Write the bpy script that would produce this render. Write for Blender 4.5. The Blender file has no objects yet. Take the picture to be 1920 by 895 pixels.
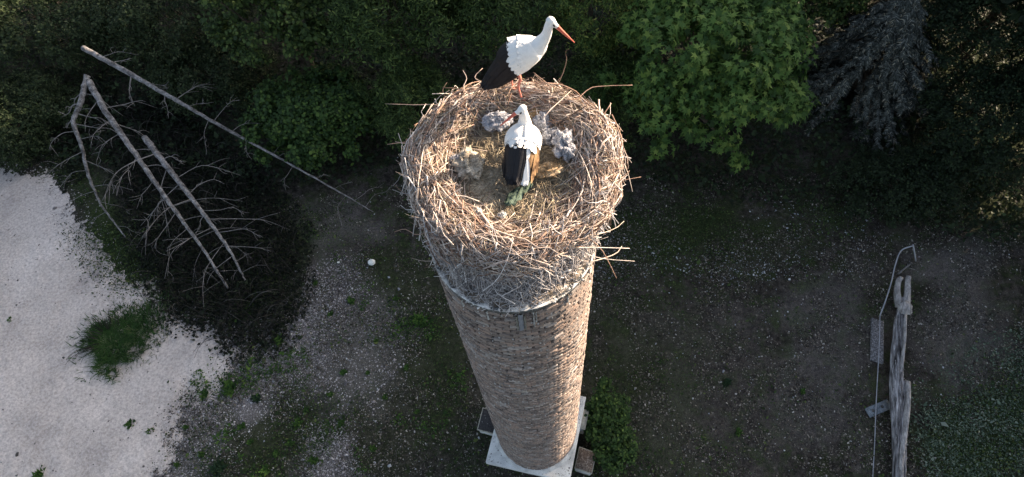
import bpy, math, random
import numpy as np
from mathutils import Vector, Matrix
from mathutils.bvhtree import BVHTree

rng = np.random.default_rng(11)
random.seed(11)
SC = bpy.context.scene
COL = SC.collection

# ------------------------------------------------------------------ camera, sky, sun, exposure
FPX, PPX, PPY = 1150.0, 1036.7, 447.5           # focal length and principal point in photo pixels
PITCH, YAW = 1.0863, 0.135
BASE_Z = 0.70                                   # top of the plinth
RIM_Z = BASE_Z + 7.638                          # chimney rim
CAM = np.array([0.0, -2.1856, RIM_Z + 4.0392])
FWD = np.array([math.sin(YAW) * math.cos(PITCH), math.cos(YAW) * math.cos(PITCH), -math.sin(PITCH)])
RGT = np.array([math.cos(YAW), -math.sin(YAW), 0.0])
UPV = np.cross(RGT, FWD)

cd = bpy.data.cameras.new('camera')
cam = bpy.data.objects.new('camera', cd)
COL.objects.link(cam)
cd.sensor_width = 36.0
cd.lens = FPX / 1920 * 36.0
cd.shift_x = (960 - PPX) / 1920
cd.clip_start, cd.clip_end = 0.05, 2000
cam.matrix_world = Matrix(((RGT[0], UPV[0], -FWD[0], CAM[0]), (RGT[1], UPV[1], -FWD[1], CAM[1]),
                           (RGT[2], UPV[2], -FWD[2], CAM[2]), (0, 0, 0, 1)))
SC.camera = cam

SUN_AZ, SUN_EL = math.radians(25), math.radians(19)      # azimuth counted from +X towards +Y
W = bpy.data.worlds.new('World')
SC.world = W
W.use_nodes = True
nt = W.node_tree
sky = nt.nodes.new('ShaderNodeTexSky')
sky.sky_type = 'NISHITA'
sky.sun_disc = False
sky.sun_elevation = SUN_EL
sky.sun_rotation = math.pi / 2 - SUN_AZ
sky.air_density, sky.dust_density, sky.ozone_density = 1.0, 3.0, 0.6
bg = nt.nodes['Background']
hs = nt.nodes.new('ShaderNodeHueSaturation')          # takes some of the blue out of the sky
hs.inputs['Saturation'].default_value = 0.75
nt.links.new(sky.outputs[0], hs.inputs['Color'])
nt.links.new(hs.outputs[0], bg.inputs[0])
bg.inputs[1].default_value = 0.085
sl = bpy.data.lights.new('sun', 'SUN')
sl.energy = 5.0
sl.angle = math.radians(0.6)
sl.color = (1.0, 0.78, 0.57)
sun = bpy.data.objects.new('sun', sl)
COL.objects.link(sun)
sd = Vector((math.cos(SUN_AZ) * math.cos(SUN_EL), math.sin(SUN_AZ) * math.cos(SUN_EL), math.sin(SUN_EL)))
sun.rotation_euler = sd.to_track_quat('Z', 'Y').to_euler()
sun.location = (20, 13, 15)
SC.view_settings.view_transform = 'Standard'
SC.view_settings.look = 'None'
SC.view_settings.gamma = 1.0
SC.view_settings.exposure = 1.85
SC.cycles.max_bounces = 6
SC.cycles.transparent_max_bounces = 4


def at(px, py, z=0.0):
    """The point of the place that stands at height z under a photo pixel."""
    d = FWD + (px - PPX) / FPX * RGT - (py - PPY) / FPX * UPV
    return CAM + d * ((z - CAM[2]) / d[2])


# ------------------------------------------------------------------ mesh helpers
def mk(name, V, F, mat=None, parent=None, smooth=False, **props):
    """One mesh object from vertices and one face array (or a list of face arrays)."""
    V = np.asarray(V, np.float32).reshape(-1, 3)
    Fs = F if isinstance(F, (list, tuple)) else [F]
    Fs = [np.asarray(f, np.int32) for f in Fs if len(f)]
    me = bpy.data.meshes.new(name)
    me.vertices.add(len(V))
    me.vertices.foreach_set('co', V.ravel())
    loops = np.concatenate([f.ravel() for f in Fs])
    sizes = np.concatenate([np.full(len(f), f.shape[1], np.int32) for f in Fs])
    starts = np.concatenate([[0], np.cumsum(sizes)[:-1]]).astype(np.int32)
    me.loops.add(len(loops))
    me.loops.foreach_set('vertex_index', loops)
    me.polygons.add(len(sizes))
    me.polygons.foreach_set('loop_start', starts)
    me.update(calc_edges=True)
    me.validate()
    if smooth:
        me.polygons.foreach_set('use_smooth', np.ones(len(me.polygons), bool))
    if mat:
        me.materials.append(mat)
    return link(name, me, parent, **props)


def link(name, data, parent=None, **props):
    o = bpy.data.objects.new(name, data)
    COL.objects.link(o)
    if parent is not None:
        o.parent = parent
    for k, v in props.items():
        if v:
            o[k] = v
    return o


def thing(name, label, category, loc=(0, 0, 0), group=None):
    o = link(name, None, None, label=label, category=category, group=group)
    o.empty_display_size = 0.1
    o.location = tuple(float(c) for c in loc)
    return o


def cat(parts):
    """Join (V, F) pairs, all F of one width."""
    Vs, Fs, n = [], [], 0
    for V, F in parts:
        V = np.asarray(V).reshape(-1, 3)
        Vs.append(V)
        Fs.append(np.asarray(F) + n)
        n += len(V)
    return np.concatenate(Vs), np.concatenate(Fs)


def norm(v):
    return v / np.maximum(np.linalg.norm(v, axis=-1, keepdims=True), 1e-9)


def tubes(P, R, k=4):
    """N tapered tubes: P (N,M,3), R (N,M) -> verts, quads (with closed ends)."""
    P = np.asarray(P, float)
    R = np.asarray(R, float)
    if P.ndim == 2:
        P, R = P[None], R[None]
    N, M, _ = P.shape
    T = norm(np.gradient(P, axis=1))
    ref = np.where(np.abs(T[:, :1, 2:3]) > 0.9, np.array([1.0, 0, 0]), np.array([0, 0, 1.0]))
    ref = np.broadcast_to(ref, T.shape)
    A = norm(np.cross(T, ref))
    B = np.cross(T, A)
    a = np.arange(k) * 2 * np.pi / k
    V = P[:, :, None] + R[:, :, None, None] * (np.cos(a)[:, None] * A[:, :, None] + np.sin(a)[:, None] * B[:, :, None])
    idx = np.arange(N * M * k).reshape(N, M, k)
    nx = np.roll(idx, -1, axis=2)
    F = np.stack([idx[:, :-1], nx[:, :-1], nx[:, 1:], idx[:, 1:]], -1).reshape(-1, 4)
    if k == 4:
        F = np.concatenate([F, idx[:, 0, ::-1], idx[:, -1]])
    elif k == 3:
        e0 = idx[:, 0][:, [2, 1, 0, 0]]
        F = [F, np.concatenate([idx[:, 0, ::-1], idx[:, -1]])]
    else:
        F = [F, np.concatenate([idx[:, 0, ::-1], idx[:, -1]])]
    return V.reshape(-1, 3), F


def curve(pts, n):
    """Smooth polyline with n points through pts (Catmull-Rom)."""
    p = np.asarray(pts, float)
    q = np.vstack([2 * p[0] - p[1], p, 2 * p[-1] - p[-2]])
    t = np.linspace(0, len(p) - 1 - 1e-6, n)
    i = t.astype(int)
    u = (t - i)[:, None]
    a, b, c, d = q[i], q[i + 1], q[i + 2], q[i + 3]
    return 0.5 * (2 * b + (c - a) * u + (2 * a - 5 * b + 4 * c - d) * u ** 2 + (3 * b - a - 3 * c + d) * u ** 3)


def vnoise(P, scale=1.0, seed=0):
    """Cheap smooth value noise in -1..1."""
    P = np.asarray(P, float) * scale
    i = np.floor(P).astype(np.int64)
    f = P - i
    f = f * f * (3 - 2 * f)
    out = np.zeros(P.shape[:-1])
    D = P.shape[-1]
    for c in range(2 ** D):
        w = np.ones(P.shape[:-1])
        h = np.full(P.shape[:-1], seed * 7919 + 13, np.int64)
        for d in range(D):
            b = (c >> d) & 1
            h = (h * 31 + (i[..., d] + b) * (73856093, 19349663, 83492791)[d]) & 0x7fffffff
            w = w * (f[..., d] if b else 1 - f[..., d])
        h = (h ^ (h >> 13)) * 1274126177 & 0x7fffffff
        h = (h ^ (h >> 16)) & 0xffff
        out += w * (h / 32767.5 - 1)
    return out


def fbm(P, scale=1.0, seed=0, octaves=4):
    return sum(vnoise(P, scale * 2 ** k, seed + k) * 0.5 ** k for k in range(octaves)) / 1.6


def frames(z, spin=None):
    """Rotation matrices (N,3,3) whose local Z follows z, spun about it."""
    z = norm(np.asarray(z, float))
    ref = np.where(np.abs(z[:, 2:3]) > 0.95, np.array([1.0, 0, 0]), np.array([0, 0, 1.0]))
    x = norm(np.cross(ref, z))
    y = np.cross(z, x)
    if spin is not None:
        c, s = np.cos(spin)[:, None], np.sin(spin)[:, None]
        x, y = c * x + s * y, -s * x + c * y
    return np.stack([x, y, z], -1)


def strew(Vt, Ft, M, T, S):
    """Copies of a template mesh: rotations M (N,3,3), places T (N,3), sizes S (N) or (N,3)."""
    S = np.asarray(S, float)
    if S.ndim == 1:
        S = S[:, None]
    V = np.einsum('nij,nkj->nki', M, Vt[None] * S[:, None, :]) + T[:, None]
    F = (np.asarray(Ft)[None] + (np.arange(len(T)) * len(Vt))[:, None, None]).reshape(-1, np.asarray(Ft).shape[1])
    return V.reshape(-1, 3), F


def box(sx, sy, sz, c=(0, 0, 0), bev=0.0):
    """Box with chamfered edges (bev > 0) or a plain one."""
    if bev <= 0:
        v = np.array([[x, y, z] for z in (-1, 1) for y in (-1, 1) for x in (-1, 1)]) * [sx / 2, sy / 2, sz / 2]
        f = np.array([[0, 2, 3, 1], [4, 5, 7, 6], [0, 1, 5, 4], [2, 6, 7, 3], [0, 4, 6, 2], [1, 3, 7, 5]])
        return v + np.array(c), f
    a = [(-1, -1), (1, -1), (1, 1), (-1, 1)]
    rings = []
    for z, ins in ((-sz / 2, bev), (-sz / 2 + bev, 0), (sz / 2 - bev, 0), (sz / 2, bev)):
        r = []
        for (x, y) in a:
            cx, cy = x * (sx / 2 - ins), y * (sy / 2 - ins)
            b = bev * 0.7
            if (x, y) in ((-1, -1), (1, 1)):
                r += [(cx, cy - y * b, z), (cx - x * b, cy, z)]
            else:
                r += [(cx - x * b, cy, z), (cx, cy - y * b, z)]
        rings.append(r)
    v = np.array(rings, float).reshape(-1, 3)
    f = []
    for i in range(3):
        for j in range(8):
            f.append([i * 8 + j, i * 8 + (j + 1) % 8, i * 8 + 8 + (j + 1) % 8, i * 8 + 8 + j])
    for o, rev in ((0, True), (24, False)):
        for q in ([0, 1, 2, 3], [0, 3, 4, 7], [4, 5, 6, 7]):
            q = [o + w for w in q]
            f.append(q[::-1] if rev else q)
    return v + np.array(c), np.array(f)


def lathe(prof, k, c=(0, 0, 0), cap=True):
    """Surface of revolution from [(r, z)...]."""
    a = np.arange(k) * 2 * np.pi / k
    V = np.array([[r * np.cos(t), r * np.sin(t), z] for r, z in prof for t in a]) + np.array(c)
    idx = np.arange(len(prof) * k).reshape(-1, k)
    nx = np.roll(idx, -1, axis=1)
    F = np.stack([idx[:-1], nx[:-1], nx[1:], idx[1:]], -1).reshape(-1, 4)
    return V, F


def blob(rad=(1, 1, 1), n=10, m=16, amp=0.2, scale=2.0, seed=0):
    """Uneven lump: a sphere pushed about by noise."""
    u = np.linspace(0.02, np.pi - 0.02, n)
    v = np.arange(m) * 2 * np.pi / m
    P = np.array([[math.sin(a) * math.cos(b), math.sin(a) * math.sin(b), math.cos(a)] for a in u for b in v])
    P = P * (1 + amp * fbm(P + seed * 3.1, scale, seed, 3))[:, None]
    idx = np.arange(n * m).reshape(n, m)
    nx = np.roll(idx, -1, axis=1)
    F = np.stack([idx[:-1], idx[1:], nx[1:], nx[:-1]], -1).reshape(-1, 4)
    return P * np.array(rad), F


# ------------------------------------------------------------------ materials
def ramp_set(r, stops):
    e = r.color_ramp.elements
    while len(e) > 1:
        e.remove(e[-1])
    e[0].position, e[0].color = stops[0][0], (*stops[0][1], 1)
    for p, c in stops[1:]:
        x = e.new(p)
        x.color = (*c, 1)


def base_mat(name, rough=0.85, spec=0.2):
    m = bpy.data.materials.new(name)
    m.use_nodes = True
    b = m.node_tree.nodes['Principled BSDF']
    b.inputs['Roughness'].default_value = rough
    b.inputs['Specular IOR Level'].default_value = spec
    return m, m.node_tree, b


def varied(name, stops, rough=0.85, spec=0.2, per='island', grain=None, grain_amt=0.35, bump=0.0, translucent=0.0,
           stretch=(1, 1, 1)):
    """Colour differs from piece to piece (random per island or object), with fine noise grain on top."""
    m, t, b = base_mat(name, rough, spec)
    if per == 'island':
        src = t.nodes.new('ShaderNodeNewGeometry').outputs['Random Per Island']
    else:
        src = t.nodes.new('ShaderNodeObjectInfo').outputs['Random']
    r = t.nodes.new('ShaderNodeValToRGB')
    ramp_set(r, stops)
    t.links.new(src, r.inputs[0])
    out = r.outputs[0]
    if grain:
        tc = t.nodes.new('ShaderNodeTexCoord')
        mp = t.nodes.new('ShaderNodeMapping')
        mp.inputs['Scale'].default_value = stretch
        t.links.new(tc.outputs['Object'], mp.inputs[0])
        n = t.nodes.new('ShaderNodeTexNoise')
        n.inputs['Scale'].default_value = grain
        n.inputs['Detail'].default_value = 4
        t.links.new(mp.outputs[0], n.inputs['Vector'])
        mr = t.nodes.new('ShaderNodeMapRange')
        mr.inputs['From Min'].default_value, mr.inputs['From Max'].default_value = 0.3, 0.7
        mr.inputs['To Min'].default_value, mr.inputs['To Max'].default_value = 1 - grain_amt, 1 + grain_amt
        t.links.new(n.outputs[0], mr.inputs[0])
        mx = t.nodes.new('ShaderNodeVectorMath')
        mx.operation = 'SCALE'
        t.links.new(out, mx.inputs[0])
        t.links.new(mr.outputs[0], mx.inputs['Scale'])
        out = mx.outputs[0]
        if bump:
            bp = t.nodes.new('ShaderNodeBump')
            bp.inputs['Strength'].default_value = bump
            bp.inputs['Distance'].default_value = 0.01
            t.links.new(n.outputs[0], bp.inputs['Height'])
            t.links.new(bp.outputs[0], b.inputs['Normal'])
    t.links.new(out, b.inputs['Base Color'])
    if translucent:
        tr = t.nodes.new('ShaderNodeBsdfTranslucent')
        t.links.new(out, tr.inputs[0])
        mix = t.nodes.new('ShaderNodeMixShader')
        mix.inputs[0].default_value = translucent
        t.links.new(b.outputs[0], mix.inputs[1])
        t.links.new(tr.outputs[0], mix.inputs[2])
        t.links.new(mix.outputs[0], t.nodes['Material Output'].inputs[0])
    return m


def noisy(name, stops, scale=3.0, detail=8, rough=0.9, spec=0.15, fine=None, fine_amt=0.3, bump=0.0, stretch=(1, 1, 1),
          distort=0.0, coords='Object'):
    """Colour from a broad noise through a ramp, times a fine speckle."""
    m, t, b = base_mat(name, rough, spec)
    tc = t.nodes.new('ShaderNodeTexCoord')
    mp = t.nodes.new('ShaderNodeMapping')
    mp.inputs['Scale'].default_value = stretch
    t.links.new(tc.outputs[coords], mp.inputs[0])
    n = t.nodes.new('ShaderNodeTexNoise')
    n.inputs['Scale'].default_value = scale
    n.inputs['Detail'].default_value = detail
    n.inputs['Distortion'].default_value = distort
    t.links.new(mp.outputs[0], n.inputs['Vector'])
    r = t.nodes.new('ShaderNodeValToRGB')
    ramp_set(r, stops)
    t.links.new(n.outputs[0], r.inputs[0])
    out = r.outputs[0]
    hgt = n.outputs[0]
    if fine:
        n2 = t.nodes.new('ShaderNodeTexNoise')
        n2.inputs['Scale'].default_value = fine
        n2.inputs['Detail'].default_value = 5
        n2.inputs['Roughness'].default_value = 0.7
        t.links.new(mp.outputs[0], n2.inputs['Vector'])
        mr = t.nodes.new('ShaderNodeMapRange')
        mr.inputs['From Min'].default_value, mr.inputs['From Max'].default_value = 0.35, 0.65
        mr.inputs['To Min'].default_value, mr.inputs['To Max'].default_value = 1 - fine_amt, 1 + fine_amt
        t.links.new(n2.outputs[0], mr.inputs[0])
        mx = t.nodes.new('ShaderNodeVectorMath')
        mx.operation = 'SCALE'
        t.links.new(out, mx.inputs[0])
        t.links.new(mr.outputs[0], mx.inputs['Scale'])
        out = mx.outputs[0]
        hgt = n2.outputs[0]
    if bump:
        bp = t.nodes.new('ShaderNodeBump')
        bp.inputs['Strength'].default_value = bump
        bp.inputs['Distance'].default_value = 0.02
        t.links.new(hgt, bp.inputs['Height'])
        t.links.new(bp.outputs[0], b.inputs['Normal'])
    t.links.new(out, b.inputs['Base Color'])
    return m


TAN = [(0.0, (.07, .05, .042)), (.16, (.20, .13, .10)), (.34, (.36, .245, .185)), (.52, (.36, .31, .285)), (.74, (.53, .43, .36)),
       (1.0, (.70, .63, .57))]
M = {
    'twig_part': varied('twig_bark', TAN, per='object', grain=30, grain_amt=.3),
    'twig': varied('twig_bark_small', TAN, grain=30, grain_amt=.3),
    'old_twig': varied('weathered_twig', [(0, (.14, .13, .13)), (.35, (.30, .285, .29)), (.7, (.47, .45, .455)), (1, (.66, .64, .64))],
                       grain=30, grain_amt=.3),
    'straw': varied('dry_straw', [(0, (.17, .135, .09)), (.5, (.33, .275, .19)), (1, (.50, .44, .33))]),
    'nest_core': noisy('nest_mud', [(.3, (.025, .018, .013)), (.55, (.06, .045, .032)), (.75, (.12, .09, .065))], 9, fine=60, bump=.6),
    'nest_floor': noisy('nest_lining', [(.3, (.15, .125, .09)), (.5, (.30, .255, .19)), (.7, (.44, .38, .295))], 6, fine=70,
                        fine_amt=.5, bump=.8),
    'brick_part': varied('brick_face', [(0, (.15, .125, .115)), (.25, (.23, .19, .168)), (.5, (.29, .235, .205)), (.72, (.34, .25, .205)),
                                        (.85, (.24, .215, .20)), (1, (.42, .37, .34))], per='object', grain=45, grain_amt=.4, bump=.4),
    'brick': varied('brick_face_far', [(0, (.15, .125, .115)), (.25, (.23, .19, .168)), (.5, (.29, .235, .205)), (.72, (.34, .25, .205)),
                                       (.85, (.24, .215, .20)), (1, (.42, .37, .34))], grain=45, grain_amt=.4, bump=.4),
    'mortar': noisy('old_mortar', [(.35, (.03, .026, .023)), (.55, (.08, .07, .062)), (.7, (.19, .175, .16))], 14, fine=60, bump=.5),
    'mortar_bit': varied('mortar_crumb', [(0, (.22, .20, .185)), (.5, (.36, .34, .32)), (1, (.52, .50, .48))]),
    'rim_top': noisy('rim_grit', [(.3, (.09, .075, .06)), (.48, (.22, .185, .15)), (.6, (.36, .32, .28)), (.72, (.62, .6, .57))], 16,
                     fine=80, fine_amt=.5, bump=.8),
    'lead': noisy('weathered_lead', [(.35, (.06, .062, .06)), (.55, (.13, .135, .135)), (.75, (.30, .30, .295))], 26, rough=.6, spec=.4),
    'dropping': noisy('droppings', [(.35, (.34, .335, .32)), (.5, (.56, .555, .54)), (.65, (.76, .76, .74))], 26, fine=120, fine_amt=.25, bump=.4),
    'concrete': noisy('pale_concrete', [(.35, (.40, .41, .42)), (.5, (.56, .57, .57)), (.7, (.66, .67, .67))], 5, fine=90, fine_amt=.22, bump=.3),
    'roof_felt': noisy('dark_felt', [(.3, (.022, .022, .026)), (.62, (.05, .048, .05)), (.74, (.3, .3, .3))], 35, rough=.8),
    'brown_cap': noisy('brown_pebble_cap', [(.3, (.07, .052, .042)), (.55, (.17, .13, .105)), (.7, (.36, .32, .28))], 45, bump=.5),
    'pale_edge': noisy('pale_edging', [(.3, (.22, .21, .18)), (.7, (.40, .39, .34))], 20),
    'white_feather': noisy('white_plumage', [(.3, (.74, .74, .73)), (.7, (.82, .82, .81))], 26, rough=.8, fine=140, fine_amt=.05, bump=.12),
    'black_feather': noisy('black_plumage', [(.3, (.006, .006, .008)), (.7, (.016, .016, .02))], 30, rough=.6, spec=.25, fine=160, bump=.2,
                           stretch=(1, 6, 1)),
    'brown_feather': noisy('stained_plumage', [(.35, (.05, .03, .018)), (.6, (.24, .15, .08))], 18, rough=.8),
    'red_bill': noisy('red_horn', [(.3, (.50, .10, .065)), (.7, (.62, .16, .11))], 12, rough=.45, spec=.4),
    'red_leg': noisy('red_leg_skin', [(.3, (.52, .16, .12)), (.7, (.66, .27, .21))], 30, rough=.6),
    'eye_black': noisy('eye_skin', [(.3, (.008, .008, .008)), (.7, (.014, .014, .014))], 20, rough=.3, spec=.5),
    'dead_wood': noisy('bare_grey_wood', [(.3, (.06, .057, .058)), (.48, (.16, .155, .158)), (.7, (.29, .285, .295))], 9, fine=38, fine_amt=.5,
                       bump=.7, stretch=(1, 1, 1)),
    'dead_branch': noisy('bare_grey_branch', [(.3, (.11, .105, .10)), (.6, (.20, .19, .19)), (.8, (.29, .28, .28))], 6, fine=40),
    'dark_twig': varied('dark_twig', [(0, (.007, .006, .006)), (.6, (.015, .014, .013)), (.93, (.035, .033, .03)), (1, (.10, .095, .09))]),
    'bark': noisy('tree_bark', [(.3, (.05, .04, .03)), (.7, (.12, .10, .08))], 8, fine=40, bump=.6),
    'log': noisy('stripped_log', [(.34, (.035, .034, .036)), (.46, (.16, .158, .166)), (.6, (.36, .36, .38)), (.75, (.52, .53, .56))], 3, fine=9,
                 fine_amt=.5, bump=.9, stretch=(8, .8, 8)),
    'log_pale': noisy('bare_pale_wood', [(.35, (.20, .195, .195)), (.65, (.43, .42, .42))], 7, fine=22, fine_amt=.4, bump=.7, stretch=(4, .7, 2)),
    'slab': noisy('speckled_slab', [(.3, (.06, .06, .065)), (.5, (.13, .13, .14)), (.68, (.32, .32, .34))], 30, fine=90, fine_amt=.5, bump=.6),
    'wire': noisy('grey_wire', [(.3, (.20, .21, .24)), (.7, (.34, .36, .40))], 6, rough=.5, spec=.4),
    'board': noisy('grey_board', [(.3, (.09, .11, .13)), (.7, (.19, .22, .25))], 12, fine=50, bump=.3),
    'white_pot': noisy('white_stone', [(.3, (.62, .64, .62)), (.7, (.78, .79, .77))], 8, rough=.6),
    'sand': noisy('pale_sand', [(.28, (.29, .262, .255)), (.45, (.45, .405, .382)), (.72, (.56, .505, .478))], .8, detail=10, fine=20, fine_amt=.26,
                  bump=.7),
    'pebble': varied('gravel', [(0, (.05, .047, .05)), (.3, (.16, .15, .16)), (.65, (.32, .30, .315)), (1, (.58, .56, .57))]),
    'edge_pebble': varied('edge_gravel', [(0, (.03, .027, .025)), (.45, (.10, .093, .092)), (.7, (.28, .26, .265)), (1, (.46, .43, .44))]),
    'speck': varied('dark_crumb', [(0, (.05, .047, .045)), (.5, (.13, .12, .12)), (1, (.24, .22, .22))]),
    'white_pebble': varied('white_pebble', [(0, (.18, .19, .22)), (.6, (.34, .36, .40)), (1, (.62, .64, .66))]),
    'litter': varied('leaf_litter', [(0, (.014, .012, .010)), (.35, (.045, .040, .034)), (.65, (.10, .09, .075)), (.88, (.19, .175, .15)), (1, (.40, .385, .36))]),
    'cover': varied('clover', [(0, (.012, .024, .009)), (.5, (.030, .056, .018)), (.85, (.058, .095, .028)), (1, (.11, .14, .045))], translucent=.2),
    'pale_cover': varied('pale_moss', [(0, (.03, .05, .032)), (.5, (.075, .11, .075)), (.85, (.13, .17, .125)), (1, (.22, .26, .21))]),
    'weed': varied('weed_leaf', [(0, (.018, .045, .012)), (.6, (.045, .10, .022)), (1, (.085, .15, .03))], translucent=.25),
    'dark_weed': varied('dark_weed_leaf', [(0, (.010, .024, .012)), (.6, (.02, .045, .02)), (1, (.035, .06, .03))], translucent=.2),
    'grass_clump': varied('grass_blade', [(0, (.014, .035, .010)), (.5, (.03, .075, .018)), (.88, (.05, .105, .028)), (1, (.20, .20, .12))], translucent=.25),
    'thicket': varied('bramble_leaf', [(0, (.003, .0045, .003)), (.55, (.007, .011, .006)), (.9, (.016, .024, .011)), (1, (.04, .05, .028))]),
    'fluff_blue': noisy('grey_fluff', [(.3, (.20, .21, .24)), (.5, (.42, .43, .48)), (.7, (.66, .67, .70))], 22, fine=90, fine_amt=.4, bump=1),
    'fluff_tan': noisy('tan_fluff', [(.3, (.24, .20, .155)), (.5, (.47, .41, .33)), (.7, (.66, .61, .53))], 20, fine=90, fine_amt=.4, bump=1),
    'ochre': noisy('ochre_cloth', [(.3, (.26, .17, .09)), (.5, (.44, .31, .18)), (.7, (.58, .46, .32))], 16, fine=80, bump=.8),
    'green_scrap': noisy('green_scrap', [(.3, (.07, .10, .07)), (.5, (.14, .19, .14)), (.68, (.24, .31, .24))], 14, fine=50, bump=.5),
}


def leafmat(name, dark, mid, light, tip=None):
    st = [(0, dark), (.5, mid), (.88, light)]
    if tip:
        st.append((1, tip))
    return varied(name, st, rough=.65, spec=.25, translucent=.28)


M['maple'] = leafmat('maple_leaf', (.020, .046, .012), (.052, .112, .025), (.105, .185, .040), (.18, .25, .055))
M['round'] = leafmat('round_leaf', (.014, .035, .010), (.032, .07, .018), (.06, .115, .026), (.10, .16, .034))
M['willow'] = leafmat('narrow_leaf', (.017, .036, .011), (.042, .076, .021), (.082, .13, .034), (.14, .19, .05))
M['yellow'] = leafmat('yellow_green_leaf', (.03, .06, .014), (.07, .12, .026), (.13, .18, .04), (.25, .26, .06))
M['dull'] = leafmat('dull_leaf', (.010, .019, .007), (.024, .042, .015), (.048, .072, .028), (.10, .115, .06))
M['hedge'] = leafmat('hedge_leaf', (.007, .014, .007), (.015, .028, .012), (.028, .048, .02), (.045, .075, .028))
M['spruce'] = varied('spruce_needle', [(0, (.014, .018, .015)), (.45, (.042, .050, .045)), (.8, (.095, .108, .10)), (.93, (.20, .21, .19)), (1, (.34, .31, .22))],
                     rough=.7)

# ground materials ------------------------------------------------
gm, t, b = base_mat('dark_soil', .95, .1)
tc = t.nodes.new('ShaderNodeTexCoord')


def nz(scale, detail=6, rough=.6):
    n = t.nodes.new('ShaderNodeTexNoise')
    n.inputs['Scale'].default_value = scale
    n.inputs['Detail'].default_value = detail
    n.inputs['Roughness'].default_value = rough
    t.links.new(tc.outputs['Object'], n.inputs['Vector'])
    return n.outputs[0]


def rp(src, stops):
    r = t.nodes.new('ShaderNodeValToRGB')
    ramp_set(r, stops)
    t.links.new(src, r.inputs[0])
    return r.outputs[0]


def mixc(f, a, c, mode='MIX'):
    m = t.nodes.new('ShaderNodeMix')
    m.data_type = 'RGBA'
    m.blend_type = mode
    t.links.new(f, m.inputs[0])
    t.links.new(a, m.inputs[6])
    t.links.new(c, m.inputs[7])
    return m.outputs[2]


soil = rp(nz(9, 10, .75), [(.32, (.009, .008, .0072)), (.47, (.024, .0215, .019)), (.6, (.060, .054, .048)), (.74, (.15, .14, .13))])
tan = rp(nz(34, 8, .8), [(.3, (.026, .023, .021)), (.5, (.080, .072, .064)), (.65, (.16, .147, .132)), (.8, (.27, .25, .23))])
where = rp(nz(1.9, 12, .75), [(.5, (0, 0, 0)), (.68, (.85, .85, .85))])
soil = mixc(where, soil, tan)
dry = rp(nz(26, 8, .8), [(.3, (.05, .045, .044)), (.48, (.14, .13, .13)), (.62, (.25, .236, .238)), (.75, (.42, .40, .41))])
moss = rp(nz(20, 8, .8), [(.3, (.008, .012, .005)), (.5, (.024, .036, .013)), (.64, (.055, .075, .03)), (.75, (.10, .12, .06))])
a1 = t.nodes.new('ShaderNodeAttribute')
a1.attribute_name = 'dry'
a2 = t.nodes.new('ShaderNodeAttribute')
a2.attribute_name = 'moss'
mx_ = t.nodes.new('ShaderNodeMath')
mx_.operation = 'MAXIMUM'
t.links.new(a2.outputs['Fac'], mx_.inputs[0])
t.links.new(rp(nz(2.7, 10, .7), [(.47, (0, 0, 0)), (.6, (.85, .85, .85))]), mx_.inputs[1])
c1 = mixc(mx_.outputs[0], soil, moss)
c2 = mixc(a1.outputs['Fac'], c1, dry)
crumb = rp(nz(75, 6, .8), [(.36, (.45, .45, .45)), (.5, (.95, .95, .95)), (.62, (1.7, 1.68, 1.62)), (.75, (2.6, 2.55, 2.4))])
one = t.nodes.new('ShaderNodeValue')
one.outputs[0].default_value = 1.0
c2 = mixc(one.outputs[0], c2, crumb, 'MULTIPLY')
t.links.new(c2, b.inputs['Base Color'])
bp = t.nodes.new('ShaderNodeBump')
bp.inputs['Strength'].default_value = .7
bp.inputs['Distance'].default_value = .03
t.links.new(nz(30, 6, .7), bp.inputs['Height'])
t.links.new(bp.outputs[0], b.inputs['Normal'])
M['ground'] = gm


# ------------------------------------------------------------------ ground and sand
def to_px(P):
    v = P - CAM
    z = v @ FWD
    return np.stack([PPX + FPX * (v @ RGT) / z, PPY - FPX * (v @ UPV) / z], -1)


def poly_dist(P, poly):
    """Signed distance (inside positive) of points (N,2) to a polygon (K,2)."""
    A = np.asarray(poly, float)
    B = np.roll(A, -1, axis=0)
    d = np.full(len(P), 1e9)
    inside = np.zeros(len(P), bool)
    for a, c in zip(A, B):
        e = c - a
        w = P - a
        tt = np.clip((w @ e) / (e @ e + 1e-12), 0, 1)
        d = np.minimum(d, np.linalg.norm(w - tt[:, None] * e, axis=1))
        if a[1] != c[1]:
            cr = ((a[1] > P[:, 1]) != (c[1] > P[:, 1])) & (P[:, 0] < (c[0] - a[0]) * (P[:, 1] - a[1]) / (c[1] - a[1]) + a[0])
            inside ^= cr
    return np.where(inside, d, -d)


def gpoly(pix):
    return np.array([at(x, y)[:2] for x, y in pix])


def ground_z(x, y):
    P = np.stack([np.asarray(x, float), np.asarray(y, float)], -1)
    return 0.05 * fbm(P, .5, 3, 4)


SAND = gpoly([(-400, 330), (0, 318), (95, 325), (120, 380), (170, 450), (190, 500), (235, 525), (280, 530), (300, 580), (330, 605),
              (400, 612), (445, 660), (425, 700), (390, 735), (345, 770), (330, 830), (290, 900), (250, 1100), (-400, 1100)])
DRYP = [(gpoly([(300, 590), (450, 655), (560, 560), (640, 520), (600, 640), (540, 720), (430, 800), (330, 960), (240, 960)]), .95),
        (gpoly([(585, 820), (640, 800), (650, 895), (580, 900)]), .9), (gpoly([(540, 610), (690, 560), (760, 620), (700, 760), (560, 720)]), .5),
        (gpoly([(560, 500), (660, 480), (690, 540), (570, 560)]), .5), (gpoly([(1480, 520), (1640, 500), (1640, 820), (1420, 860)]), .26),
        (gpoly([(1230, 560), (1480, 540), (1450, 880), (1220, 880)]), .12), (gpoly([(1720, 480), (1860, 450), (1880, 720), (1740, 760)]), .35),
        (gpoly([(600, 385), (720, 395), (720, 450), (600, 450)]), .4)]
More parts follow.
